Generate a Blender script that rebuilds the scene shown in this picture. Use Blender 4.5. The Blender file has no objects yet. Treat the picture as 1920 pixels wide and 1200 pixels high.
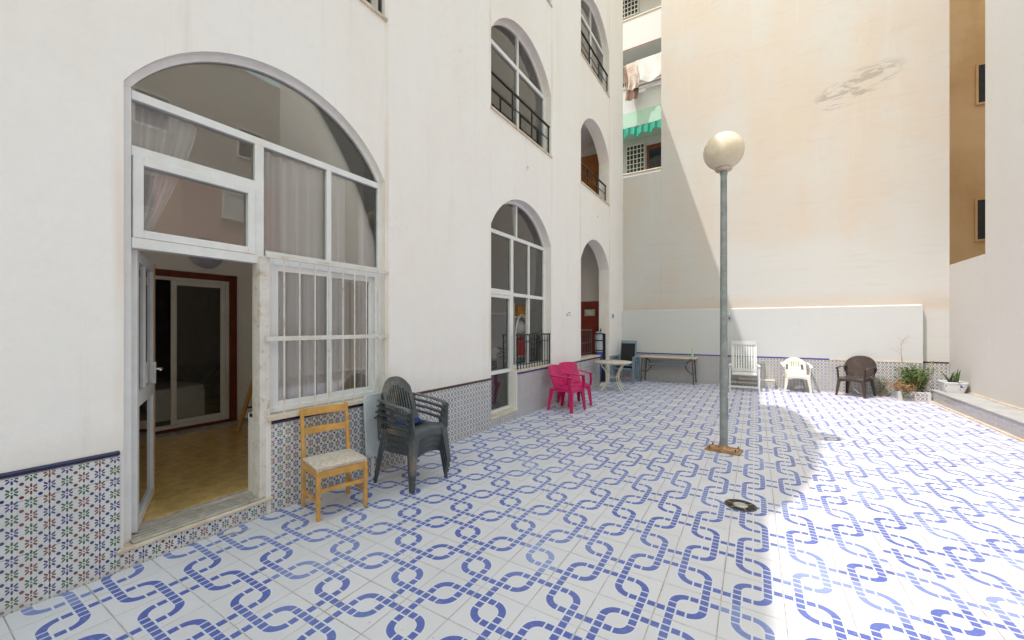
import bpy, math, random
from mathutils import Vector, Matrix
R = math.radians
random.seed(7)
scene = bpy.context.scene
COL = scene.collection

# ------------------------------------------------------------------ camera, sky, sun, exposure
cam_d = bpy.data.cameras.new('camera'); cam = bpy.data.objects.new('camera', cam_d); COL.objects.link(cam)
cam_d.sensor_width = 36; cam_d.lens = 14.0; cam_d.shift_y = 0.00625
cam_d.clip_start = 0.05; cam_d.clip_end = 500
cam.location = (0, 0, 1.6); cam.rotation_euler = (R(90), 0, R(31.412))
scene.camera = cam
SUN = Vector((-1.168, -1.501, 3.852)).normalized()          # towards the sun
elev = math.asin(SUN.z); azim = math.atan2(SUN.x, SUN.y)
world = bpy.data.worlds.new('World'); scene.world = world; world.use_nodes = True
wn = world.node_tree.nodes; wl = world.node_tree.links; wn.clear()
sky = wn.new('ShaderNodeTexSky'); sky.sky_type = 'NISHITA'; sky.sun_disc = False
sky.sun_elevation = elev; sky.sun_rotation = azim
sky.air_density = 3.6; sky.dust_density = 2.5; sky.ozone_density = 1.0
bg = wn.new('ShaderNodeBackground'); bg.inputs['Strength'].default_value = 0.15
wo = wn.new('ShaderNodeOutputWorld')
wl.new(sky.outputs[0], bg.inputs[0]); wl.new(bg.outputs[0], wo.inputs[0])
sd = bpy.data.lights.new('sun', 'SUN'); sd.energy = 2.0; sd.angle = R(0.53); sd.color = (1.0, 0.955, 0.93)
sun = bpy.data.objects.new('sun', sd); COL.objects.link(sun)
sun.rotation_euler = SUN.to_track_quat('Z', 'Y').to_euler(); sun.location = (-6, -6, 20)
vs = scene.view_settings; vs.view_transform = 'Standard'; vs.look = 'None'; vs.gamma = 1.0
vs.use_curve_mapping = False; vs.exposure = 1.02
cy = scene.cycles
cy.max_bounces = 12; cy.diffuse_bounces = 8; cy.glossy_bounces = 4; cy.transparent_max_bounces = 16; cy.transmission_bounces = 6
cy.sample_clamp_indirect = 8; cy.caustics_reflective = False; cy.caustics_refractive = False
try:
    cy.use_denoising = True
except Exception:
    pass

# ------------------------------------------------------------------ mesh builder
class MB:
    def __init__(s): s.v = []; s.f = []; s.m = []
    def add(s, vs_, fs):
        o = len(s.v); s.v += [tuple(p) for p in vs_]; s.f += [tuple(i + o for i in f) for f in fs]; return s
    def box(s, x0, x1, y0, y1, z0, z1):
        v = [(x0,y0,z0),(x1,y0,z0),(x1,y1,z0),(x0,y1,z0),(x0,y0,z1),(x1,y0,z1),(x1,y1,z1),(x0,y1,z1)]
        return s.add(v, [(0,3,2,1),(4,5,6,7),(0,1,5,4),(1,2,6,5),(2,3,7,6),(3,0,4,7)])
    def cham(s, x0, x1, y0, y1, z0, z1, b):                    # box with chamfered top edge (+z)
        v = [(x0,y0,z0),(x1,y0,z0),(x1,y1,z0),(x0,y1,z0),(x0,y0,z1-b),(x1,y0,z1-b),(x1,y1,z1-b),(x0,y1,z1-b),
             (x0+b,y0+b,z1),(x1-b,y0+b,z1),(x1-b,y1-b,z1),(x0+b,y1-b,z1)]
        return s.add(v, [(0,3,2,1),(8,9,10,11),(0,1,5,4),(1,2,6,5),(2,3,7,6),(3,0,4,7),(4,5,9,8),(5,6,10,9),(6,7,11,10),(7,4,8,11)])
    def taper(s, p, q, a, b):                                  # axis aligned rect a=(wx,wy) at p to b at q
        v = []
        for c_, w in ((p, a), (q, b)):
            v += [(c_[0]+sx*w[0]/2, c_[1]+sy*w[1]/2, c_[2]) for sx, sy in ((-1,-1),(1,-1),(1,1),(-1,1))]
        return s.add(v, [(0,3,2,1),(4,5,6,7),(0,1,5,4),(1,2,6,5),(2,3,7,6),(3,0,4,7)])
    def bar(s, p, q, w, h, up=(0,0,1)):
        p = Vector(p); q = Vector(q); d = (q-p).normalized(); up = Vector(up)
        if abs(d.dot(up)) > .98: up = Vector((1,0,0))
        sd_ = d.cross(up).normalized(); u = sd_.cross(d).normalized()
        v = []
        for c_ in (p, q):
            for a, b in ((-1,-1),(1,-1),(1,1),(-1,1)): v.append(c_ + sd_*(a*w/2) + u*(b*h/2))
        return s.add(v, [(0,3,2,1),(4,5,6,7),(0,1,5,4),(1,2,6,5),(2,3,7,6),(3,0,4,7)])
    def tube(s, pts, r, n=8):
        pts = [Vector(p) for p in pts]; k = len(pts); rs = r if isinstance(r, (list, tuple)) else [r]*k
        rings = []; ref = None
        for i in range(k):
            d = (pts[min(i+1,k-1)] - pts[max(i-1,0)]).normalized()
            if ref is None:
                ref = Vector((0,0,1)) if abs(d.z) < .9 else Vector((1,0,0))
            a = (ref - d*ref.dot(d)).normalized(); b = d.cross(a); ref = a
            rings.append([pts[i] + (a*math.cos(2*math.pi*j/n) + b*math.sin(2*math.pi*j/n))*rs[i] for j in range(n)])
        v = [p for g in rings for p in g]; f = []
        for i in range(k-1):
            for j in range(n): f.append((i*n+j, i*n+(j+1)%n, (i+1)*n+(j+1)%n, (i+1)*n+j))
        f.append(tuple(reversed(range(n)))); f.append(tuple(range((k-1)*n, k*n)))
        return s.add(v, f)
    def lathe(s, prof, n=24, c=(0,0,0)):
        v = []; f = []
        for r, z in prof:
            for j in range(n): v.append((c[0]+r*math.cos(2*math.pi*j/n), c[1]+r*math.sin(2*math.pi*j/n), c[2]+z))
        for i in range(len(prof)-1):
            for j in range(n): f.append((i*n+j, i*n+(j+1)%n, (i+1)*n+(j+1)%n, (i+1)*n+j))
        f.append(tuple(reversed(range(n)))); f.append(tuple(range((len(prof)-1)*n, len(prof)*n)))
        return s.add(v, f)
    def prism(s, poly, vec):
        n = len(poly); vec = Vector(vec); v = [Vector(p) for p in poly] + [Vector(p)+vec for p in poly]
        f = [tuple(range(n)), tuple(reversed(range(n, 2*n)))] + [(i, i+n, (i+1)%n+n, (i+1)%n) for i in range(n)]
        return s.add(v, f)
    def sheet(s, func, nu, nv, th, keep=None):                  # curved panel with thickness and left-out cells
        P = [[Vector(func(i/nu, j/nv)) for j in range(nv+1)] for i in range(nu+1)]
        def nrm(i, j):
            a = P[min(i+1,nu)][j]-P[max(i-1,0)][j]; b = P[i][min(j+1,nv)]-P[i][max(j-1,0)]
            n_ = a.cross(b); return n_.normalized() if n_.length > 1e-9 else Vector((0,0,1))
        v = []
        for i in range(nu+1):
            for j in range(nv+1): n_ = nrm(i, j); v.append(P[i][j]+n_*th/2); v.append(P[i][j]-n_*th/2)
        I = lambda i, j, k: (i*(nv+1)+j)*2+k
        K = lambda i, j: 0 <= i < nu and 0 <= j < nv and (keep is None or keep(i, j))
        f = []
        for i in range(nu):
            for j in range(nv):
                if not K(i, j): continue
                f.append((I(i,j,0),I(i+1,j,0),I(i+1,j+1,0),I(i,j+1,0))); f.append((I(i,j,1),I(i,j+1,1),I(i+1,j+1,1),I(i+1,j,1)))
                if not K(i-1,j): f.append((I(i,j,0),I(i,j+1,0),I(i,j+1,1),I(i,j,1)))
                if not K(i+1,j): f.append((I(i+1,j,0),I(i+1,j,1),I(i+1,j+1,1),I(i+1,j+1,0)))
                if not K(i,j-1): f.append((I(i,j,0),I(i,j,1),I(i+1,j,1),I(i+1,j,0)))
                if not K(i,j+1): f.append((I(i,j+1,0),I(i+1,j+1,0),I(i+1,j+1,1),I(i,j+1,1)))
        return s.add(v, f)
    def grid(s, func, nu, nv):
        v = [func(i/nu, j/nv) for i in range(nu+1) for j in range(nv+1)]
        return s.add(v, [(i*(nv+1)+j, (i+1)*(nv+1)+j, (i+1)*(nv+1)+j+1, i*(nv+1)+j+1) for i in range(nu) for j in range(nv)])
    def mesh(s, name, mat, smooth=False):
        me = bpy.data.meshes.new(name); me.from_pydata(s.v, [], s.f); me.validate(); me.update()
        if mat: me.materials.append(mat)
        if smooth:
            for p in me.polygons: p.use_smooth = True
            me.set_sharp_from_angle(angle=R(42))
        return me
    def build(s, name, mat, parent=None, smooth=False, loc=None, bevel=0):
        return link(name, s.mesh(name, mat, smooth), parent, loc, bevel)

def link(name, me, parent=None, loc=None, bevel=0):
    o = bpy.data.objects.new(name, me); COL.objects.link(o)
    if parent: o.parent = parent
    if loc: o.location = loc
    if bevel:
        b = o.modifiers.new('bevel', 'BEVEL'); b.width = bevel; b.segments = 2; b.limit_method = 'ANGLE'; b.angle_limit = R(50)
    return o
def tag(o, label, cat, group=None):
    o['label'] = label; o['category'] = cat
    if group: o['group'] = group
    return o
def thing(name, label, cat, loc=(0,0,0), rz=0, group=None):
    o = bpy.data.objects.new(name, None); COL.objects.link(o); o.empty_display_size = .1
    o.location = loc; o.rotation_euler = (0, 0, R(rz)); return tag(o, label, cat, group)
def dup(root, loc, rz=None, label=None):
    def cp(o, par):
        c_ = o.copy(); COL.objects.link(c_); c_.parent = par
        for ch in o.children: cp(ch, c_)
        return c_
    r = cp(root, None); r.location = loc
    if rz is not None: r.rotation_euler = (0, 0, R(rz))
    if label: r['label'] = label
    return r

# ------------------------------------------------------------------ materials
class NT:
    """small expression helper on a node tree"""
    def __init__(s, name):
        s.mat = bpy.data.materials.new(name); s.mat.use_nodes = True; s.t = s.mat.node_tree
        s.n = s.t.nodes; s.l = s.t.links; s.n.clear()
        s.out = s.n.new('ShaderNodeOutputMaterial'); s.b = s.n.new('ShaderNodeBsdfPrincipled')
        s.l.new(s.b.outputs[0], s.out.inputs[0])
    def m(s, op, a, b=None, c=None, clamp=False):
        nd = s.n.new('ShaderNodeMath'); nd.operation = op; nd.use_clamp = clamp
        for k, x in enumerate((a, b, c)):
            if x is None: continue
            if isinstance(x, (int, float)): nd.inputs[k].default_value = x
            else: s.l.new(x, nd.inputs[k])
        return nd.outputs[0]
    def pos(s):
        g = s.n.new('ShaderNodeNewGeometry'); x = s.n.new('ShaderNodeSeparateXYZ'); s.l.new(g.outputs['Position'], x.inputs[0])
        return x.outputs, g.outputs['Position']
    def objco(s):
        g = s.n.new('ShaderNodeTexCoord'); return g.outputs['Object']
    def noise(s, vec, scale, detail=4, rough=.6, dist=0, sc=None):
        if sc:
            mp = s.n.new('ShaderNodeMapping'); mp.inputs['Scale'].default_value = sc; s.l.new(vec, mp.inputs[0]); vec = mp.outputs[0]
        nd = s.n.new('ShaderNodeTexNoise'); s.l.new(vec, nd.inputs['Vector']); nd.inputs['Scale'].default_value = scale
        nd.inputs['Detail'].default_value = detail; nd.inputs['Roughness'].default_value = rough; nd.inputs['Distortion'].default_value = dist
        return nd.outputs[0]
    def ramp(s, x, lo, hi):
        nd = s.n.new('ShaderNodeMapRange'); nd.interpolation_type = 'SMOOTHSTEP'; s.l.new(x, nd.inputs[0])
        nd.inputs[1].default_value = lo; nd.inputs[2].default_value = hi; return nd.outputs[0]
    def mix(s, f, a, b):
        nd = s.n.new('ShaderNodeMix'); nd.data_type = 'RGBA'
        if isinstance(f, (int, float)): nd.inputs[0].default_value = f
        else: s.l.new(f, nd.inputs[0])
        for k, x in ((6, a), (7, b)):
            if isinstance(x, tuple): nd.inputs[k].default_value = (*x, 1) if len(x) == 3 else x
            else: s.l.new(x, nd.inputs[k])
        return nd.outputs[2]
    def col(s, c_):
        if isinstance(c_, tuple): s.b.inputs['Base Color'].default_value = (*c_, 1)
        else: s.l.new(c_, s.b.inputs['Base Color'])
    def bump(s, h, strength, dist=.01):
        nd = s.n.new('ShaderNodeBump'); nd.inputs['Strength'].default_value = strength; nd.inputs['Distance'].default_value = dist
        s.l.new(h, nd.inputs['Height']); s.l.new(nd.outputs[0], s.b.inputs['Normal'])
    def rough(s, r):
        if isinstance(r, (int, float)): s.b.inputs['Roughness'].default_value = r
        else: s.l.new(r, s.b.inputs['Roughness'])

def simple(name, col, rough=.5, metal=0, var=.12, scale=6, dirt=None, bump=0, spec=None):
    t = NT(name); o = t.objco(); n1 = t.noise(o, scale, 5, .65)
    dark = tuple(c_*(1-var) for c_ in col); lite = tuple(min(1, c_*(1+var)) for c_ in col)
    cc = t.mix(t.ramp(n1, .3, .7), dark, lite)
    if dirt:
        dcol, amt, dsc = dirt
        cc = t.mix(t.m('MULTIPLY', t.ramp(t.noise(o, dsc, 6, .7, .4), .5, .72), amt), cc, dcol)
    t.col(cc); t.b.inputs['Metallic'].default_value = metal
    rr = t.m('ADD', t.m('MULTIPLY', t.noise(o, scale*2.3, 4), .2), rough-.1); t.rough(rr)
    if bump: t.bump(t.noise(o, scale*9, 4), bump, .004)
    if spec is not None: t.b.inputs['Specular IOR Level'].default_value = spec
    return t.mat

def plaster(name, base, peach, amt, patch=.55, bump=.25):
    t = NT(name); xyz, P = t.pos()
    big = t.noise(P, .35, 5, .62, .6); streak = t.noise(P, 1.0, 5, .6, 0, (1.3, 1.3, .16)); fine = t.noise(P, 9, 5, .7)
    f = t.m('MULTIPLY', t.ramp(t.m('ADD', t.m('MULTIPLY', big, .65), t.m('MULTIPLY', streak, .35)), patch-.1, patch+.17), amt)
    cc = t.mix(f, base, peach)
    cc = t.mix(t.m('MULTIPLY', t.ramp(fine, .35, .75), .10), cc, tuple(c_*.78 for c_ in base))
    cc = t.mix(t.m('MULTIPLY', t.ramp(t.noise(P, 2.2, 6, .7, 1.2), .6, .8), .16), cc, tuple(c_*.75 for c_ in peach))
    hair = t.m('ABSOLUTE', t.m('SUBTRACT', t.noise(P, .55, 7, .68, .8), .5))
    hm_ = t.m('MULTIPLY', t.m('LESS_THAN', hair, .0016), t.ramp(t.noise(P, .4, 2), .5, .6))
    cc = t.mix(t.m('MULTIPLY', hm_, .25), cc, tuple(c_*.55 for c_ in base))
    t.col(cc); t.rough(.85); t.b.inputs['Specular IOR Level'].default_value = .25
    h = t.m('ADD', t.m('MULTIPLY', t.noise(P, 45, 5, .65), .5), t.m('MULTIPLY', t.noise(P, 3.0, 3), 1.2))
    t.bump(h, bump, .012); t._f = f; t._cc = cc; t._P = P; t._xyz = xyz
    return t

def facade_plaster():
    t = plaster('facade_plaster', (.875, .842, .828), (.81, .70, .60), .38, .51, .5)
    y, z = t._xyz[1], t._xyz[2]; cc = t._cc
    wob = t.m('MULTIPLY', t.m('SUBTRACT', t.noise(t._P, 3.0, 3), .5), .03); dmin = None
    for yy in (.885, 3.10, 5.16, 7.38, 8.95, 11.15):                      # rusty hairline joints running up beside the window bays
        d = t.m('ABSOLUTE', t.m('SUBTRACT', t.m('ADD', y, wob), yy)); dmin = d if dmin is None else t.m('MINIMUM', dmin, d)
    brk = t.ramp(t.noise(t._P, 1.0, 4, .6, 0, (1, 1, .35)), .42, .62); hi = t.ramp(z, .9, 1.3)
    cc = t.mix(t.m('MULTIPLY', t.m('MULTIPLY', t.m('SUBTRACT', 1.0, t.ramp(dmin, .006, .05)), brk), t.m('MULTIPLY', hi, .55)), cc, (.70, .54, .40))
    sk = t.noise(t._P, 1.0, 6, .72, .3, (4.5, 4.5, .20)); cc = t.mix(t.m('MULTIPLY', t.ramp(sk, .54, .74), .30), cc, (.66, .59, .52))
    pt = t.noise(t._P, .8, 3, .45, 1.5); cc = t.mix(t.m('MULTIPLY', t.ramp(pt, .575, .59), .13), cc, (.88, .87, .86))
    low = t.m('SUBTRACT', 1.0, t.ramp(t.m('ADD', z, t.m('MULTIPLY', t.noise(t._P, 5, 5, .7), .35)), .95, 1.25)); cc = t.mix(t.m('MULTIPLY', low, .25), cc, (.60, .53, .46))
    t.col(cc); return t.mat
m_facade = facade_plaster()
m_reveal = plaster('reveal_plaster', (.78, .76, .75), (.70, .58, .47), .3, .55).mat
def back_plaster():
    t = plaster('stained_plaster', (.535, .52, .505), (.555, .465, .385), .8, .48)
    z = t._xyz[2]; x = t._xyz[0]
    # whiter repaint up to about four metres, ragged upper edge
    edge = t.m('ADD', z, t.m('MULTIPLY', t.noise(t._P, .7, 5, .6), 1.6))
    rep = t.m('SUBTRACT', 1.0, t.ramp(edge, 4.1, 5.1))
    rep = t.m('MULTIPLY', rep, t.m('ADD', .25, t.m('MULTIPLY', t.ramp(x, -1.6, -.3), .75)))
    cc = t.mix(t.m('MULTIPLY', rep, .85), t._cc, (.545, .54, .535))
    # peach run-off just above the ledge
    lo = t.m('SUBTRACT', 1.0, t.ramp(t.m('ADD', z, t.m('MULTIPLY', t.noise(t._P, 2.5, 4), .35)), 2.2, 2.75))
    lo = t.m('MULTIPLY', lo, t.ramp(z, 1.9, 2.08))
    cc = t.mix(t.m('MULTIPLY', lo, .75), cc, (.53, .44, .365))
    st = t.noise(t._P, 1.0, 6, .7, .5, (1.2, 1.2, 9.0)); cc = t.mix(t.m('MULTIPLY', t.ramp(st, .52, .68), .22), cc, (.43, .38, .32))
    dr_ = t.noise(t._P, 1.0, 5, .7, .2, (3.5, 3.5, .22)); cc = t.mix(t.m('MULTIPLY', t.m('MULTIPLY', t.ramp(dr_, .55, .72), t.ramp(z, 4.0, 6.0)), .3), cc, (.60, .57, .53))
    # scraped patch high on the wall
    dx = t.m('DIVIDE', t.m('SUBTRACT', x, 2.05), 1.0); dz = t.m('DIVIDE', t.m('SUBTRACT', t.m('SUBTRACT', z, t.m('MULTIPLY', x, .32)), 6.72), .44)
    rr = t.m('ADD', t.m('POWER', dx, 2), t.m('POWER', dz, 2))
    pm = t.m('MULTIPLY', t.m('SUBTRACT', 1.0, t.ramp(rr, .3, 1.0)), t.ramp(t.noise(t._P, 2.6, 7, .7, .8, (.7, 1, 2.0)), .47, .53))
    cc = t.mix(t.m('MULTIPLY', pm, .75), cc, (.33, .30, .27))
    t.col(cc); return t.mat
m_back = back_plaster()
m_band = plaster('white_band_plaster', (.55, .555, .56), (.54, .52, .49), .2, .6).mat
m_right = plaster('right_wall_plaster', (.55, .54, .53), (.54, .47, .40), .3, .5).mat
m_brown = plaster('ochre_plaster', (.78, .53, .31), (.56, .31, .13), .7, .52).mat
m_pink = plaster('pink_plaster', (.58, .36, .31), (.50, .30, .24), .4, .5).mat
m_greyb = plaster('grey_plaster', (.46, .455, .445), (.50, .44, .37), .4, .5).mat
m_far = plaster('far_white_plaster', (.56, .57, .59), (.54, .51, .47), .3, .55).mat
m_fargreen = plaster('green_paint', (.38, .55, .47), (.42, .50, .44), .4, .5).mat
m_cream = simple('cream_stone', (.62, .53, .43), .6, var=.15, scale=9, dirt=((.45, .28, .14), .7, 5), bump=.2)
m_white = simple('white_aluminium', (.74, .74, .74), .35, var=.05, scale=5, dirt=((.58, .48, .37), .25, 3))
m_whited = simple('weathered_white_paint', (.66, .62, .58), .5, var=.08, scale=8, dirt=((.40, .24, .12), .75, 9), bump=.15)
m_alu = simple('aluminium_track', (.55, .53, .50), .4, .6, dirt=((.3, .22, .14), .6, 14))
m_alurail = simple('dirty_sill_rail', (.52, .47, .41), .5, .1, var=.2, scale=9, dirt=((.30, .19, .11), .7, 12))
m_rust = simple('rusty_steel', (.33, .17, .07), .8, var=.35, scale=22, dirt=((.62, .50, .38), .8, 16), bump=.5)
m_pole = simple('painted_grey_pole', (.22, .245, .25), .5, var=.2, scale=9, dirt=((.36, .29, .22), .6, 14), bump=.15)
m_globe = simple('yellowed_globe', (.68, .59, .45), .18, var=.08, scale=4, dirt=((.50, .38, .20), .5, 3))
m_oak = simple('honey_wood', (.52, .27, .065), .42, var=.18, scale=10, bump=.1)
m_fabric = simple('cream_fabric', (.56, .48, .40), .9, var=.2, scale=38, bump=.4, dirt=((.40, .32, .24), .4, 9))
m_dark = simple('charcoal_plastic', (.050, .060, .072), .42, var=.25, scale=7, dirt=((.24, .18, .13), .5, 9))
m_darkw = simple('weathered_charcoal_plastic', (.085, .095, .10), .5, var=.25, scale=5, dirt=((.30, .21, .13), .7, 5))
m_blue2 = simple('dark_blue_cloth', (.015, .035, .16), .9, var=.3, scale=9, bump=.3)
m_magenta = simple('magenta_plastic', (.52, .006, .115), .45, var=.16, scale=6, dirt=((.42, .02, .13), .3, 9))
m_brownpl = simple('brown_plastic', (.045, .029, .024), .45, var=.2, scale=60, dirt=((.16, .13, .11), .3, 7), bump=.5)
m_whitepl = simple('white_plastic', (.66, .64, .58), .45, var=.06, scale=6, dirt=((.55, .50, .42), .4, 9))
m_loungepl = simple('lounge_white_plastic', (.62, .63, .63), .45, var=.06, scale=6, dirt=((.5, .5, .46), .4, 9))
m_greyblue = simple('grey_blue_plastic', (.17, .25, .32), .45, var=.12, scale=6, dirt=((.35, .38, .4), .4, 9))
m_black = simple('black_mesh_fabric', (.012, .012, .013), .8, var=.3, scale=60)
m_iron = simple('black_iron', (.022, .022, .026), .45, .3, var=.3, scale=14, dirt=((.16, .09, .05), .4, 18))
m_irong = simple('dark_grey_iron', (.06, .065, .07), .5, .2, var=.25, scale=14, dirt=((.2, .17, .14), .5, 18))
m_tabletop = simple('pale_wood_top', (.53, .44, .32), .5, var=.15, scale=8, dirt=((.36, .27, .18), .5, 6))
m_roundtop = simple('round_table_top', (.62, .52, .42), .5, var=.15, scale=8, dirt=((.46, .33, .22), .6, 6))
m_creamiron = simple('cream_wire', (.66, .62, .50), .5, var=.1)
m_board = simple('pale_grey_board', (.55, .575, .60), .55, var=.12, scale=4, dirt=((.32, .35, .38), .6, 6), bump=.1)
m_redwood = simple('red_brown_wood', (.16, .03, .012), .35, var=.25, scale=5, bump=.1)
m_reddoor = simple('dark_red_door', (.24, .028, .014), .45, var=.2, scale=5)
m_orangedoor = simple('orange_wood_door', (.42, .16, .035), .45, var=.2, scale=5)
m_navy = simple('navy_glaze', (.010, .010, .06), .22, var=.3, scale=12)
m_brownglaze = simple('brown_glaze', (.045, .02, .022), .25, var=.3, scale=12)
m_purple = simple('violet_blue_glaze', (.045, .035, .30), .25, var=.25, scale=12)
m_grout = simple('grout', (.42, .39, .36), .9, var=.25, scale=14, dirt=((.10, .07, .05), .9, 1.1))
m_wallgrout = simple('wall_grout', (.62, .58, .55), .9, var=.1, scale=14, dirt=((.5, .36, .26), .5, 5))
m_roomwall = simple('room_white_paint', (.90, .90, .895), .8, var=.03, scale=2)
m_roomtile = simple('ochre_floor_tile', (.68, .43, .15), .2, var=.2, scale=5, dirt=((.46, .25, .08), .7, 4))
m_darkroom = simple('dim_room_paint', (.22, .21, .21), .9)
m_sheet = simple('white_linen', (.62, .62, .64), .9, var=.05, bump=.2)
m_lampv = simple('lavender_lamp_glass', (.50, .50, .66), .3, var=.05)
m_steel = simple('brushed_steel', (.6, .6, .6), .3, .9)
m_sleeve = simple('grey_sleeve_fabric', (.34, .38, .43), .6, var=.1)
m_sleeveb = simple('blue_sleeve_fabric', (.035, .07, .24), .6, var=.2)
m_soil = simple('dry_soil', (.13, .085, .05), .95, var=.4, scale=20, bump=.8)
m_leaf = simple('green_leaf', (.075, .15, .022), .5, var=.45, scale=9)
m_leafd = simple('dry_leaf', (.34, .19, .075), .7, var=.35, scale=9)
m_leafg = simple('grey_green_leaf', (.15, .19, .10), .6, var=.35, scale=9)
m_aloe = simple('aloe_leaf', (.06, .11, .04), .4, var=.4, scale=9, dirt=((.22, .17, .07), .5, 9))
m_twig = simple('pale_dry_twig', (.42, .34, .26), .8, var=.2)
m_sign = simple('sign_green_white', (.45, .55, .42), .5, var=.1)
m_screen = simple('dark_window', (.03, .035, .04), .1, var=.2)
m_cloth_b = simple('brown_cloth', (.24, .15, .12), .9, var=.3, scale=4)
m_cloth_p = simple('pinkish_cloth', (.52, .43, .40), .9, var=.3, scale=4)
m_awning = simple('bright_green_awning', (.0, .22, .15), .7, var=.25, scale=5)
m_red = simple('red_plastic', (.55, .02, .015), .4)
m_blue = simple('blue_plastic', (.02, .10, .42), .4)
m_greenp = simple('green_plastic', (.06, .28, .08), .4)
m_kerbtop = simple('worn_kerb_top', (.34, .345, .345), .8, var=.12, scale=3, dirt=((.29, .26, .22), .6, 3), bump=.2)
m_ground = simple('dusty_concrete', (.36, .35, .33), .9, var=.15, scale=1.5, bump=.3)

def glass_mat(name, tint, refl=1.0):
    mt = bpy.data.materials.new(name); mt.use_nodes = True; t = mt.node_tree; t.nodes.clear()
    o = t.nodes.new('ShaderNodeOutputMaterial'); mx = t.nodes.new('ShaderNodeMixShader'); fr = t.nodes.new('ShaderNodeFresnel')
    tr = t.nodes.new('ShaderNodeBsdfTransparent'); gl = t.nodes.new('ShaderNodeBsdfGlossy'); df = t.nodes.new('ShaderNodeBsdfDiffuse'); m2 = t.nodes.new('ShaderNodeMixShader')
    tr.inputs[0].default_value = (*tint, 1); gl.inputs['Roughness'].default_value = .015; fr.inputs[0].default_value = 1.52
    df.inputs[0].default_value = (.72, .72, .70, 1); m2.inputs[0].default_value = .035                 # dust film on the pane
    ml = t.nodes.new('ShaderNodeMath'); ml.operation = 'MULTIPLY'; ml.inputs[1].default_value = refl; ml.use_clamp = True
    t.links.new(tr.outputs[0], m2.inputs[1]); t.links.new(df.outputs[0], m2.inputs[2])
    t.links.new(fr.outputs[0], ml.inputs[0]); t.links.new(ml.outputs[0], mx.inputs[0])
    t.links.new(m2.outputs[0], mx.inputs[1]); t.links.new(gl.outputs[0], mx.inputs[2]); t.links.new(mx.outputs[0], o.inputs[0])
    return mt
m_glass = glass_mat('window_glass', (.97, .97, .97), 1.7)
m_glassdark = simple('bright_blind', (.62, .64, .66), .5, var=.1)
def curtain_mat():
    mt = bpy.data.materials.new('sheer_curtain'); mt.use_nodes = True; t = mt.node_tree; t.nodes.clear()
    o = t.nodes.new('ShaderNodeOutputMaterial'); a = t.nodes.new('ShaderNodeBsdfDiffuse'); b = t.nodes.new('ShaderNodeBsdfTranslucent'); m = t.nodes.new('ShaderNodeMixShader')
    a.inputs[0].default_value = (.95, .95, .955, 1); b.inputs[0].default_value = (.95, .95, .95, 1); m.inputs[0].default_value = .15
    t.links.new(a.outputs[0], m.inputs[1]); t.links.new(b.outputs[0], m.inputs[2]); t.links.new(m.outputs[0], o.inputs[0]); return mt
m_curtain = curtain_mat()

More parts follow.
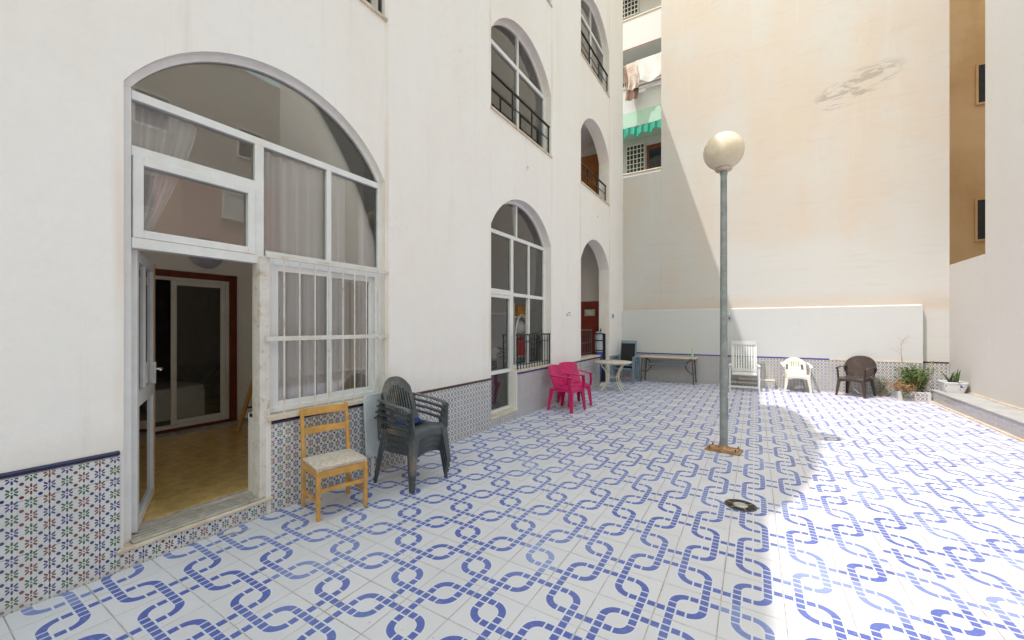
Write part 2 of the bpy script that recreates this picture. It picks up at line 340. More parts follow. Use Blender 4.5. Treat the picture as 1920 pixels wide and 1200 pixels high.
TILE = .3155; GX = -.487; GY = 2.306                      # floor tile pitch and grout phase
def floor_tile_mat():
    t = NT('patterned_floor_tile'); (X, Y, Z), P = t.pos(); p = TILE/2
    # tile index -> a few tiles laid the wrong way round and some with a paler print
    ix = t.m('FLOOR', t.m('DIVIDE', t.m('SUBTRACT', X, GX), TILE)); iy = t.m('FLOOR', t.m('DIVIDE', t.m('SUBTRACT', Y, GY), TILE))
    cb = t.n.new('ShaderNodeCombineXYZ'); t.l.new(ix, cb.inputs[0]); t.l.new(iy, cb.inputs[1])
    wnz = t.n.new('ShaderNodeTexWhiteNoise'); wnz.noise_dimensions = '2D'; t.l.new(cb.outputs[0], wnz.inputs[0]); rnd = wnz.outputs[0]
    right = t.m('GREATER_THAN', X, -.17)
    odd = t.m('LESS_THAN', rnd, t.m('ADD', .004, t.m('MULTIPLY', right, .035)))
    a = t.m('ADD', t.m('DIVIDE', t.m('SUBTRACT', X, GX-1.5*p), p), t.m('MULTIPLY', odd, 2.0)); b = t.m('DIVIDE', t.m('SUBTRACT', Y, GY+.5*p), p)
    def ring(cx_, cy_):
        dx = t.m('ABSOLUTE', t.m('WRAP', t.m('SUBTRACT', a, cx_), 2.0, -2.0)); dy = t.m('ABSOLUTE', t.m('WRAP', t.m('SUBTRACT', b, cy_), 2.0, -2.0))
        qx = t.m('SUBTRACT', dx, 1.0); qy = t.m('SUBTRACT', dy, 1.0)
        L = t.m('SQRT', t.m('ADD', t.m('POWER', t.m('MAXIMUM', qx, 0), 2), t.m('POWER', t.m('MAXIMUM', qy, 0), 2)))
        d = t.m('ABSOLUTE', t.m('SUBTRACT', t.m('ADD', L, t.m('MINIMUM', t.m('MAXIMUM', qx, qy), 0)), .5))
        band = t.m('LESS_THAN', d, .133); halo = t.m('LESS_THAN', d, .19)
        horiz = t.m('LESS_THAN', dx, dy)
        along = t.m('ADD', t.m('MULTIPLY', horiz, dx), t.m('MULTIPLY', t.m('SUBTRACT', 1.0, horiz), dy))
        au = t.m('MULTIPLY', along, 3.0); g = t.m('ABSOLUTE', t.m('SUBTRACT', au, t.m('ROUND', au)))
        gap = t.m('MULTIPLY', t.m('LESS_THAN', g, .095), t.m('LESS_THAN', along, 1.034))
        return t.m('MULTIPLY', band, t.m('SUBTRACT', 1.0, gap)), halo, d
    m1, h1, d1 = ring(1.5, 1.5); m2, h2, d2 = ring(3.5, 3.5)
    mask = t.m('MAXIMUM', m1, m2); halo = t.m('MAXIMUM', h1, h2)
    n1 = t.noise(P, 1.1, 5, .6); n2 = t.noise(P, 130, 3, .7)
    base = t.mix(t.ramp(n1, .35, .7), (.585, .568, .60), (.64, .62, .65))
    base = t.mix(t.m('MULTIPLY', rnd, .22), base, (.52, .51, .50))
    base = t.mix(t.m('MULTIPLY', t.ramp(t.noise(P, .8, 6, .7, .9), .58, .78), .30), base, (.50, .46, .41))
    base = t.mix(t.m('MULTIPLY', halo, .35), base, (.62, .66, .76))
    blue = t.mix(t.ramp(n2, .3, .7), (.055, .078, .30), (.12, .155, .43))
    blue = t.mix(t.m('MULTIPLY', t.ramp(t.noise(P, 26, 5, .75), .5, .75), .35), blue, (.30, .35, .55))
    # print worn paler from place to place
    fade = t.m('ADD', t.m('MULTIPLY', t.ramp(t.noise(P, .9, 3, .5), .40, .72), .34), t.m('MULTIPLY', t.m('GREATER_THAN', rnd, t.m('SUBTRACT', .96, t.m('MULTIPLY', right, .25))), .28))
    blue = t.mix(fade, blue, (.40, .47, .66))
    fc = t.mix(mask, base, blue)
    # grime gathered along the joints and odd specks
    ex = t.m('ABSOLUTE', t.m('SUBTRACT', t.m('FRACT', t.m('DIVIDE', t.m('SUBTRACT', X, GX), TILE)), .5)); ey = t.m('ABSOLUTE', t.m('SUBTRACT', t.m('FRACT', t.m('DIVIDE', t.m('SUBTRACT', Y, GY), TILE)), .5))
    edge = t.m('MULTIPLY', t.ramp(t.m('MAXIMUM', ex, ey), .455, .5), t.ramp(t.noise(P, 2.2, 5, .7), .45, .75))
    fc = t.mix(t.m('MULTIPLY', edge, .5), fc, (.36, .32, .27))
    fc = t.mix(t.m('MULTIPLY', t.m('GREATER_THAN', t.noise(P, 38, 2, .5), .735), .55), fc, (.20, .17, .14))
    t.col(fc)
    t.rough(t.m('ADD', .38, t.m('MULTIPLY', t.noise(P, 5, 4), .22)))
    rel = t.m('ADD', t.m('SINE', t.m('MULTIPLY', t.m('MINIMUM', d1, d2), 38.0)), t.m('MULTIPLY', n2, .8))
    t.bump(rel, .12, .0015); t.b.inputs['Specular IOR Level'].default_value = .4
    return t.mat
m_ftile = floor_tile_mat()

def wall_tile_mat(s0, z0, name, k_=1.0, tone=1.0):
    t = NT(name); (X, Y, Z), P = t.pos()
    s = t.m('DIVIDE', t.m('SUBTRACT', t.m('ADD', X, Y), s0), .07*k_); v = t.m('DIVIDE', t.m('SUBTRACT', Z, z0), .0765*k_)
    j = t.m('ROUND', s); i = t.m('ROUND', v)
    dx = t.m('MULTIPLY', t.m('SUBTRACT', s, j), .07); dz = t.m('MULTIPLY', t.m('SUBTRACT', v, i), .0765)
    r = t.m('SQRT', t.m('ADD', t.m('POWER', dx, 2), t.m('POWER', dz, 2)))
    th = t.m('ARCTAN2', dz, dx); k = t.m('DIVIDE', th, math.pi/4); off = t.m('MULTIPLY', t.m('SUBTRACT', k, t.m('ROUND', k)), math.pi/4)
    side = t.m('MULTIPLY', t.m('ABSOLUTE', t.m('SINE', off)), r)
    pet = t.m('MULTIPLY', t.m('MULTIPLY', t.m('GREATER_THAN', r, .0105), t.m('LESS_THAN', r, t.m('SUBTRACT', .0325, t.m('MULTIPLY', t.m('POWER', t.m('ABSOLUTE', t.m('COSINE', th)), 6), .009)))),
              t.m('LESS_THAN', side, t.m('SUBTRACT', .0052, t.m('MULTIPLY', t.m('ABSOLUTE', t.m('SUBTRACT', r, .021)), .18))))
    cen = t.m('LESS_THAN', r, .0042)
    oddr = t.m('FLOORED_MODULO', i, 2.0); idx = t.m('FLOORED_MODULO', t.m('SUBTRACT', j, oddr), 3.0)
    isR = t.m('COMPARE', idx, 1.0, .2); isB = t.m('COMPARE', idx, 2.0, .2)
    pc = t.mix(isB, t.mix(isR, (.010, .085, .025), (.17, .022, .012)), (.012, .014, .17))
    # diamonds half way between the flowers
    s2 = t.m('SUBTRACT', s, .5); v2 = t.m('SUBTRACT', v, .5); j2 = t.m('ROUND', s2)
    ddx = t.m('ABSOLUTE', t.m('MULTIPLY', t.m('SUBTRACT', s2, j2), .07)); ddz = t.m('ABSOLUTE', t.m('MULTIPLY', t.m('SUBTRACT', v2, t.m('ROUND', v2)), .0765))
    dot = t.m('LESS_THAN', t.m('ADD', t.m('MAXIMUM', ddx, ddz), t.m('MULTIPLY', t.m('MINIMUM', ddx, ddz), .45)), .0102)
    dc = t.mix(t.m('COMPARE', t.m('FLOORED_MODULO', j2, 3.0), 0.0, .2), (.012, .012, .13), (.15, .015, .012))
    # fine pale scrollwork
    scr = t.m('MULTIPLY', t.m('LESS_THAN', t.m('ABSOLUTE', t.m('SUBTRACT', t.m('MAXIMUM', ddx, ddz), .0165)), .0011), .4)
    base = t.mix(t.ramp(t.noise(P, 6, 4), .3, .7), tuple(x*tone for x in (.60, .595, .60)), tuple(x*tone for x in (.67, .665, .67)))
    c_ = t.mix(scr, base, (.34, .33, .45)); c_ = t.mix(pet, c_, pc); c_ = t.mix(cen, c_, (.02, .03, .12)); c_ = t.mix(dot, c_, dc)
    c_ = t.mix(t.m('MULTIPLY', t.ramp(t.noise(P, 1.2, 5, .7), .55, .8), .3), c_, (.58, .50, .42))
    oi = t.n.new('ShaderNodeObjectInfo'); c_ = t.mix(t.m('MULTIPLY', oi.outputs['Random'], .16), c_, (.42, .39, .36))
    c_ = t.mix(t.m('MULTIPLY', t.m('SUBTRACT', 1.0, t.ramp(t.m('ADD', Z, t.m('MULTIPLY', t.noise(P, 6, 4), .08)), .03, .10)), .45), c_, (.45, .38, .31))
    t.col(c_); t.rough(.22); t.bump(t.noise(P, 18, 3), .08, .004); return t.mat
m_wtile = wall_tile_mat(-3.55+.012+.441, .0575, 'patterned_wall_tile')
m_btile = wall_tile_mat(12.37, .0575, 'rear_patterned_wall_tile', 1.0, .9)
m_ctile = wall_tile_mat(.1, .03, 'kerb_speckled_tile', .55, .72)

# ------------------------------------------------------------------ ground and patio floor
XW = -3.55; YB = 12.5; XR = 3.65; YBAND = 12.38
g = MB().box(-40, 40, -40, 60, -.4, -.06).build('ground', m_ground); g['kind'] = 'structure'
pf = MB().box(XW, XR, -3.4, YB, -.05, -.0035).build('patio_floor', m_grout); pf['kind'] = 'structure'
s_, c_a = math.sin(R(31.412)), math.cos(R(31.412))
def seen(x, y, z=0):
    d = -s_*x + c_a*y; l = c_a*x + s_*y
    return d > .3 and abs(l/d) < 1.34 and (1.6-z)/d < .84
cells = []
i0 = math.floor((XW-GX)/TILE); i1 = math.ceil((3.19-GX)/TILE); j0 = math.floor((-3.3-GY)/TILE); j1 = math.ceil((YBAND-GY)/TILE)
for i in range(i0, i1):
    for j in range(j0, j1):
        x0 = max(GX+i*TILE, XW); x1 = min(GX+(i+1)*TILE, 3.19); y0 = max(GY+j*TILE, -3.3); y1 = min(GY+(j+1)*TILE, YB)
        if x1-x0 < .02 or y1-y0 < .02: continue
        cx_, cy_ = (x0+x1)/2, (y0+y1)/2
        cells.append((seen(cx_, cy_) , -s_*cx_+c_a*cy_, x0, x1, y0, y1))
vis = sorted([c_ for c_ in cells if c_[0]], key=lambda c_: c_[1]); near = set(id(c_) for c_ in vis[:300])
gap = .0026; full = MB().cham(-TILE/2+gap, TILE/2-gap, -TILE/2+gap, TILE/2-gap, -.012, 0, .0014).mesh('floor_tile', m_ftile)
rest = MB(); rt = random.Random(3)
for c_ in cells:
    _, _, x0, x1, y0, y1 = c_; dz = rt.uniform(-.0008, .0008)
    if id(c_) in near:
        if abs(x1-x0-TILE) < 1e-4 and abs(y1-y0-TILE) < 1e-4:
            o = link('floor_tile', full, pf, ((x0+x1)/2, (y0+y1)/2, dz)); o.rotation_euler = (rt.gauss(0,.0012), rt.gauss(0,.0012), 0)
        else:
            MB().cham(-(x1-x0)/2+gap, (x1-x0)/2-gap, -(y1-y0)/2+gap, (y1-y0)/2-gap, -.012, 0, .0014).build('floor_tile', m_ftile, pf, loc=((x0+x1)/2, (y0+y1)/2, dz))
    else:
        rest.cham(x0+gap, x1-gap, y0+gap, y1-gap, -.012, dz, .0014)
ro = rest.build('distant_floor_tiles', m_ftile, pf); ro['kind'] = 'stuff'

# ------------------------------------------------------------------ left apartment building
ROOF = 12.0
apt = thing('apartment_building', 'long white rendered apartment building with arched windows and tiled dado', 'building', (XW, 0, 0))
def L(x): return x - XW                                   # world x -> building local x
def arc(y0, y1, spring, rise, n=28):
    h = (y1-y0)/2; c_ = (y0+y1)/2; Rr = (h*h+rise*rise)/(2*rise); zc = spring+rise-Rr
    a = math.asin(min(1, h/Rr)); return [(c_+Rr*math.sin(-a+2*a*k/n), zc+Rr*math.cos(-a+2*a*k/n)) for k in range(n+1)]
wall = MB(); TH = .30
def quadx(y0, y1, z0, z1, x=0.0):
    if y1-y0 > 1e-4 and z1-z0 > 1e-4: wall.add([(x,y0,z0),(x,y1,z0),(x,y1,z1),(x,y0,z1)], [(0,1,2,3)])
def opening(y0, y1, zb, zt, sills, spring, rise, depth):
    """panel from zb to zt over y0..y1 with an arched hole; sills=[(ya,yb,z)] bottoms"""
    A = arc(y0, y1, spring, rise)
    for k in range(len(A)-1):
        (ya, za), (yb, zb_) = A[k], A[k+1]
        wall.add([(0,ya,za),(0,yb,zb_),(0,yb,zt),(0,ya,zt)], [(0,1,2,3)])
        wall.add([(0,ya,za),(-depth,ya,za),(-depth,yb,zb_),(0,yb,zb_)], [(0,1,2,3)])
        wall.add([(-depth,ya,za),(-depth,ya,zt),(-depth,yb,zt),(-depth,yb,zb_)], [(0,1,2,3)])
    zl = sills[0][2]; zr = sills[-1][2]
    wall.add([(0,y0,zl),(-depth,y0,zl),(-depth,y0,spring),(0,y0,spring)], [(0,1,2,3)])
    wall.add([(0,y1,zr),(0,y1,spring),(-depth,y1,spring),(-depth,y1,zr)], [(0,1,2,3)])
    for k, (ya, yb, z) in enumerate(sills):
        if z > zb: quadx(ya, yb, zb, z); quadx(ya, yb, zb, z, -depth)
        wall.add([(0,ya,z),(0,yb,z),(-depth,yb,z),(-depth,ya,z)], [(0,1,2,3)])
        if k: 
            z0_, z1_ = sorted((sills[k-1][2], z)); wall.add([(0,ya,z0_),(-depth,ya,z0_),(-depth,ya,z1_),(0,ya,z1_)], [(0,1,2,3)])
COLS = [(-7.6, -5.45), (-3.35, -1.2), (.905, 3.075), (5.18, 7.35), (8.97, 11.12)]
S = 3.08                                                  # storey pitch
levels = [(0.0, 4.0), (4.0, 7.2), (7.2, 10.3)]
edges = [-10.0] + [e for c_ in COLS for e in c_] + [YB]
for li, (zb, zt) in enumerate(levels):
    for k in range(0, len(edges), 2): quadx(edges[k], edges[k+1], zb, zt)
    for ci, (ya, yb) in enumerate(COLS):
        sp = 3.22 + li*S
        if li == 0:
            if ci == 2: sl = [(ya, 1.80, .135), (1.80, yb, .83)]
            elif ci == 3: sl = [(ya, 5.97, .15), (5.97, yb, .83)]
            elif ci == 4: sl = [(ya, 10.30, .83), (10.30, yb, .02)]
            else: sl = [(ya, yb, .83)]
        else: sl = [(ya, yb, 5.06 + (li-1)*S)]
        opening(ya, yb, zb, zt, sl, sp, .63, TH)
quadx(-10, YB, 10.3, ROOF)
# curved gable parapet above the first bay
gy0, gy1 = -.7, 4.9; G_ = arc(gy0, gy1, ROOF, 2.35, 24)
for k in range(24):
    (ya, za), (yb, zb_) = G_[k], G_[k+1]
    wall.add([(0,ya,ROOF),(0,yb,ROOF),(0,yb,zb_),(0,ya,za)], [(0,1,2,3)]); wall.add([(-.25,ya,ROOF),(-.25,ya,za),(-.25,yb,zb_),(-.25,yb,ROOF)], [(0,1,2,3)])
    wall.add([(0,ya,za),(0,yb,zb_),(-.25,yb,zb_),(-.25,ya,za)], [(0,1,2,3)])
DB = -6.5                                                 # depth of the block
wall.add([(0,-10,ROOF),(0,YB,ROOF),(DB,YB,ROOF),(DB,-10,ROOF)], [(0,1,2,3)])
wall.add([(0,YB,0),(DB,YB,0),(DB,YB,ROOF),(0,YB,ROOF)], [(0,1,2,3)]); wall.add([(DB,YB,0),(DB,-10,0),(DB,-10,ROOF),(DB,YB,ROOF)], [(0,1,2,3)])
wall.add([(0,-10,0),(0,-10,ROOF),(DB,-10,ROOF),(DB,-10,0)], [(0,1,2,3)])
wo_ = wall.build('wall', m_facade, apt)

# dado tiles on the facade: 21 x 30.6 cm, thin and proud of the render
TW, THt = .21, .306; jit = random.Random(12)
def dado(parent, segs, axis, face, top, s_org, m, x_org=0, y_org=0, limit=300, normal=1, group=None):
    """segs [(a,b,z0,z1)] along axis ('y' or 'x'); face = coordinate of the wall plane (local)"""
    for (a, b, z0, z1) in segs:
        k = math.floor((a - s_org)/TW)
        while s_org + k*TW < b - 1e-4:
            p0 = max(a, s_org+k*TW); p1 = min(b, s_org+(k+1)*TW); k += 1
            if p1-p0 < .008: continue
            q = 0
            while q*THt < z1 - 1e-4:
                w0 = max(z0, q*THt); w1 = min(z1, (q+1)*THt); q += 1
                if w1-w0 < .008: continue
                e = .0011; t_ = .012
                if axis == 'y': v = (face, face+normal*t_, p0+e, p1-e, w0+e, w1-e)
                else: v = (p0+e, p1-e, face-t_*normal if normal > 0 else face, face if normal > 0 else face+t_, w0+e, w1-e)
                if axis == 'y' and normal < 0: v = (face-t_, face, *v[2:])
                ctr = ((v[0]+v[1])/2, (v[2]+v[3])/2, (v[4]+v[5])/2)
                o_ = MB().box(v[0]-ctr[0], v[1]-ctr[0], v[2]-ctr[1], v[3]-ctr[1], v[4]-ctr[2], v[5]-ctr[2]).build('wall_tile', m, parent, loc=ctr)
                o_.rotation_euler = (0, jit.gauss(0, .0035), jit.gauss(0, .0035)) if axis == 'y' else (jit.gauss(0, .0035), 0, jit.gauss(0, .0035))
dado(wo_, [(-.62, .885, .0, .755), (.885, 1.80, 0, .115), (1.84, 3.075, 0, .755), (3.075, 5.17, 0, .755), (5.17, 5.99, 0, .125), (5.99, 7.35, 0, .755), (7.35, 10.28, 0, .755), (11.14, 12.3, 0, .755)], 'y', 0.0, 0, .581, m_wtile)
def border(parent, a, b, m, z0=.757, h=.032, axis='y', face=0, step=.21, s_org=.581):
    k = math.floor((a-s_org)/step)
    while s_org+k*step < b-1e-4:
        p0 = max(a, s_org+k*step)+.0015; p1 = min(b, s_org+(k+1)*step)-.0015; k += 1
        if p1-p0 < .01: continue
        mb = MB(); n = 5; t_ = .02
        prof = [(0, z0)] + [(t_*math.sin(math.pi*(q+.5)/n)**.5, z0+h*(q+.5)/n) for q in range(n)] + [(0, z0+h)]
        if axis == 'y': mb.prism([(face+u, p0, z) for u, z in prof], (0, p1-p0, 0))
        else: mb.prism([(p0, face-u, z) for u, z in prof], (p1-p0, 0, 0))
        mb.build('border_tile', m, parent)
border(wo_, -.62, .885, m_navy); border(wo_, 1.84, 3.06, m_navy); border(wo_, 3.08, 5.17, m_brownglaze); border(wo_, 5.99, 7.35, m_purple); border(wo_, 7.35, 10.28, m_navy)

# sills and steps
def part(name, m, parent, *boxes, bevel=0, smooth=False):
    mb = MB()
    for b in boxes: mb.box(*b)
    return mb.build(name, m, parent, bevel=bevel, smooth=smooth)
ds = part('door_sill', m_cream, apt, (-.32, .028, .87, 1.845, .118, .142), bevel=.004)
tk = part('door_track', m_brownglaze, ds, (-.20, -.012, .95, 1.79, .143, .147))
for xr in (-.195, -.15, -.105, -.06, -.022): part('track_rail', m_alurail, tk, (xr, xr+.024, .951, 1.789, .1472, .160))
part('window_sill', m_cream, apt, (-.28, .05, 1.80, 3.10, .795, .838), bevel=.005)
part('door_sill', m_cream, apt, (-.32, .02, 5.16, 5.98, .128, .155), bevel=.004)
part('window_sill', m_cream, apt, (-.28, .03, 5.985, 7.37, .795, .836), bevel=.005)
part('window_sill', m_cream, apt, (-.31, .03, 8.95, 10.31, .80, .838), bevel=.005)
for li in (1, 2):
    for ci in (2, 3, 4): part('window_sill', m_cream, apt, (-.28, .025, COLS[ci][0]-.02, COLS[ci][1]+.02, 5.03+(li-1)*S, 5.065+(li-1)*S), bevel=.005)
# post between door and barred window
part('door_post', m_whited, apt, (-.13, -.001, 1.752, 1.835, .142, 2.19), bevel=.004)

# ---- window joinery helpers (local x is depth, negative = inside)
def fr(mb, y0, y1, z0, z1, w, x0, x1):                    # rectangular frame
    mb.box(x0, x1, y0, y0+w, z0, z1); mb.box(x0, x1, y1-w, y1, z0, z1); mb.box(x0, x1, y0+w, y1-w, z0, z0+w); mb.box(x0, x1, y0+w, y1-w, z1-w, z1)
def pane(parent, y0, y1, z0, z1, x, m=None):
    return MB().box(x-.003, x+.003, y0, y1, z0, z1).build('pane', m or m_glass, parent)
def arch_pane(parent, pts, x):
    poly = [(x-.003, y, z) for y, z in pts]; return MB().prism(poly, (.006, 0, 0)).build('pane', m_glass, parent)
def arch_frame(mb, y0, y1, spring, rise, w, x0, x1):
    A = arc(y0, y1, spring, rise); Bq = arc(y0+w, y1-w, spring, rise-w)
    for k in range(len(A)-1):
        a, b, c_, d = A[k], A[k+1], Bq[k+1], Bq[k]
        v = [(x1,*a),(x1,*b),(x1,*c_),(x1,*d),(x0,*a),(x0,*b),(x0,*c_),(x0,*d)]
        mb.add(v, [(0,3,2,1),(4,5,6,7),(2,3,7,6),(0,1,5,4)])
def in_arc(y0, y1, spring, rise, w, ya, yb):               # glass outline above spring between ya..yb
    A = arc(y0+w*.6, y1-w*.6, spring, rise-w*.6, 40); pts = [(y, z) for y, z in A if ya <= y <= yb]
    return [(ya, spring)] + pts + [(yb, spring)]

# first bay: door, hopper, fixed lights, sliding window
FX0, FX1 = -.13, -.06; y0, y1 = .905, 3.075; sp = 3.22
mb = MB(); arch_frame(mb, y0, y1, sp, .63, .05, FX0, FX1)
mb.box(FX0, FX1, y0, y0+.055, .142, sp); mb.box(FX0, FX1, y1-.05, y1, .838, sp); mb.box(FX0, FX1+.006, y0+.055, y1-.05, sp-.075, sp-.015)
wf = mb.build('window_frame', m_white, apt, bevel=.003)
YM = 1.775
part('mullion', m_white, wf, (FX0, FX1+.003, YM-.035, YM+.035, 2.19, sp-.075)); part('mullion', m_white, wf, (FX0, FX1+.003, 2.40, 2.45, 2.25, sp-.075))
part('transom', m_white, wf, (FX0, FX1+.004, y0+.055, YM-.035, 2.765, 2.83)); part('transom', m_white, wf, (FX0, FX1+.012, y0+.055, YM+.05, 2.135, 2.205)); part('transom', m_white, wf, (FX0, FX1+.004, YM+.05, y1-.05, 2.19, 2.255))
mb = MB(); fr(mb, y0+.06, YM-.037, 2.207, 2.763, .055, FX0+.01, FX1+.015); hs = mb.build('hopper_sash', m_white, wf, bevel=.003)
pane(hs, y0+.11, YM-.09, 2.26, 2.71, -.09); pane(wf, y0+.05, YM-.03, 2.82, sp-.07, -.09); pane(wf, YM+.03, 2.41, 2.25, sp-.07, -.09); pane(wf, 2.44, y1-.045, 2.25, sp-.07, -.09)
arch_pane(wf, in_arc(y0, y1, sp-.02, .65, .05, y0+.045, y1-.045), -.09)
# lower sliding window behind the bars
mb = MB(); fr(mb, 1.838, y1-.052, .842, 2.188, .045, -.13, -.05); lw = mb.build('window_frame', m_white, apt, bevel=.003)
for (a, b, xo) in ((1.88, 2.46, -.075), (2.41, 2.98, -.105)):
    mb = MB(); fr(mb, a, b, .885, 2.145, .055, xo-.014, xo+.014); sa = mb.build('sash', m_white, lw, bevel=.002); pane(sa, a+.045, b-.045, .93, 2.10, xo)
# security grille
gr = part('security_grille', m_whited, apt, (.012, .035, 1.79, 3.10, 1.475, 1.515))
part('top_rail', m_whited, gr, (.012, .035, 1.79, 3.10, 2.185, 2.215))
for ya_ in (1.80, 3.07):
    for za_ in (1.482, 2.19): part('wall_bracket', m_whited, gr, (-.002, .012, ya_, ya_+.025, za_, za_+.02))
for yb_ in (1.937, 2.076, 2.224, 2.367, 2.519, 2.655, 2.80, 2.947): MB().tube([(.03, yb_, .842), (.03, yb_, 2.19)], .0065, 8).build('bar', m_whited, gr, smooth=True)
# open door leaf, swung inwards
mb = MB(); fr(mb, 0, .80, 0, 1.965, .075, -.022, .022); mb.box(-.022, .022, .075, .725, .86, .96); mb.box(-.018, .018, .365, .40, .96, 1.89)
leaf = mb.build('door', m_white, apt, bevel=.003); leaf.location = (-.125, .985, .168); leaf.rotation_euler = (0, 0, R(67))
pane(leaf, .07, .37, .955, 1.895, 0); pane(leaf, .395, .73, .955, 1.895, 0); pane(leaf, .07, .73, .07, .865, 0)
mb = MB(); mb.box(-.038, .038, .745, .775, .95, 1.13); mb.tube([(-.03, .76, 1.07), (-.075, .76, 1.07), (-.078, .65, 1.07)], .009, 8); mb.tube([(.03, .76, 1.07), (.075, .76, 1.07), (.078, .65, 1.07)], .009, 8); mb.build('handle', m_steel, leaf, smooth=True)
part('door_edge', m_oak, leaf, (-.026, .026, .802, .815, .0, 1.965))

# room behind the first bay
RX = -3.25; rx0, rx1 = -3.27, -.302; ry0, ry1 = -3.9, 4.2; rz = .16
part('room_floor', m_grout, apt, (rx0, rx1+.0, ry0, ry1, .10, rz-.004))
rf = apt.children[-1]; tl = .333
tmesh = MB().cham(-tl/2+.0015, tl/2-.0015, -tl/2+.0015, tl/2-.0015, -.01, 0, .001).mesh('room_floor_tile', m_roomtile)
for i in range(int((rx1-rx0)/tl)):
    for j in range(int((ry1-ry0)/tl)): link('room_floor_tile', tmesh, rf, (rx1-.003-(i+.5)*tl, ry0+(j+.5)*tl, rz+random.uniform(-.0004,.0004)))
rw = MB(); sy0, sy1, sz = 1.55, 3.02, 2.37
rw.box(rx0-.1, rx0, ry0, sy0-.09, rz, 4.0); rw.box(rx0-.1, rx0, sy1+.0, ry1, rz, 4.0); rw.box(rx0-.1, rx0, sy0-.09, sy1, sz+.0, 4.0)
rw.box(rx0, rx1, ry0-.1, ry0, rz, 4.0); rw.box(rx0, rx1, ry1, ry1+.1, rz, 4.0)
rw.build('room_wall', m_roomwall, apt); part('room_ceiling', m_roomwall, apt, (rx0-.1, rx1, ry0-.1, ry1+.1, 4.001, 4.08))
sf = part('sliding_door_frame', m_redwood, apt, (rx0-.06, rx0+.03, sy0-.09, sy0, rz+.002, sz), (rx0-.06, rx0+.03, sy1-.10, sy1+.0, rz+.002, sz-.0), (rx0-.06, rx0+.028, sy0, sy1-.10, sz-.09, sz-.002), (rx0-.06, rx0+.028, sy0, sy1-.10, rz+.002, rz+.04), bevel=.004)
mb = MB(); fr(mb, sy0+.002, sy1-.102, rz+.042, sz-.092, .045, rx0-.05, rx0+.01); wfr = mb.build('sliding_door_track', m_white, sf)
mb = MB(); fr(mb, 2.22, 2.87, rz+.09, sz-.14, .06, rx0-.02, rx0+.005); sl_ = mb.build('sliding_panel', m_white, sf, bevel=.003); pane(sl_, 2.27, 2.82, rz+.14, sz-.19, rx0-.008)
# dim bedroom behind
mb = MB(); bx0 = rx0-2.9
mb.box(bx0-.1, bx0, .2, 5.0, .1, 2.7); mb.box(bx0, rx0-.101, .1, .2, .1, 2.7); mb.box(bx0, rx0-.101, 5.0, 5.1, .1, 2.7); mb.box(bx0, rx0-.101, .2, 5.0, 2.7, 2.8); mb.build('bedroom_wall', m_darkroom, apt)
part('bedroom_floor', m_roomtile, apt, (bx0, rx0-.101, .2, 5.0, .10, .155))
# thin partitions so that other bays are closed boxes
def box_room(y0, y1, z0, z1, depth, m, floor_m=None):
    mb = MB(); x1 = -.302
    mb.box(-depth-.08, -depth, y0, y1, z0, z1); mb.box(-depth, x1, y0-.08, y0, z0, z1); mb.box(-depth, x1, y1, y1+.08, z0, z1)
    mb.box(-depth, x1, y0, y1, z0-.08, z0); mb.box(-depth, x1, y0, y1, z1, z1+.08); return mb.build('inner_room', m, apt)
box_room(4.9, 7.75, .15, 4.1, 2.6, m_roomwall)
for li in (1, 2):
    for ci in (0, 1, 2, 3) if li == 1 else (0, 1, 2, 3, 4): box_room(COLS[ci][0]-.2, COLS[ci][1]+.2, 5.0+(li-1)*S, 7.12+(li-1)*S if li == 1 else 10.28, 1.8, m_roomwall)
for ci in (0,): box_room(COLS[ci][0]-.2, COLS[ci][1]+.2, .15, 4.0, 1.8, m_roomwall)

# second bay: narrow glazed door and window with small railing
y0, y1 = 5.18, 7.35; X0, X1 = -.21, -.15
mb = MB(); arch_frame(mb, y0, y1, sp, .63, .05, X0, X1); mb.box(X0, X1, y0, y0+.05, .155, sp); mb.box(X0, X1, y1-.05, y1, .836, sp); mb.box(X0, X1+.005, y0+.05, y1-.05, sp-.07, sp-.005)
w2 = mb.build('window_frame', m_white, apt, bevel=.003)
part('mullion', m_white, w2, (X0, X1+.004, 6.02, 6.10, .155, sp-.07)); part('mullion', m_white, w2, (X0, X1+.002, 6.20, 6.24, sp-.005, sp+.575))
part('mullion', m_white, w2, (X0, X1+.002, 6.66, 6.71, .90, sp-.07)); part('transom', m_white, w2, (X0, X1+.006, 6.10, y1-.05, 2.14, 2.20)); part('transom', m_white, w2, (X0, X1+.006, y0+.05, 6.02, 2.14, 2.23))
part('window_bottom_rail', m_white, w2, (X0, X1+.006, 6.10, y1-.05, .838, .90))
mb = MB(); fr(mb, y0+.055, 6.015, .16, 2.135, .05, X0+.01, X1+.012); mb.box(X0+.01, X1+.012, y0+.105, 5.965, .80, .86); d2 = mb.build('door', m_white, w2, bevel=.002)
pane(d2, y0+.10, 5.97, .86, 2.09, -.18); pane(d2, y0+.10, 5.97, .2, .805, -.18); pane(w2, y0+.05, 6.02, 2.23, sp-.07, -.18)
pane(w2, 6.10, 6.66, 2.2, sp-.07, -.18); pane(w2, 6.71, y1-.05, 2.2, sp-.07, -.18); pane(w2, 6.71, y1-.05, .9, 2.14, -.18)
arch_pane(w2, in_arc(y0, y1, sp-.01, .64, .05, y0+.04, 6.20), -.18); arch_pane(w2, in_arc(y0, y1, sp-.01, .64, .05, 6.24, y1-.04), -.18)
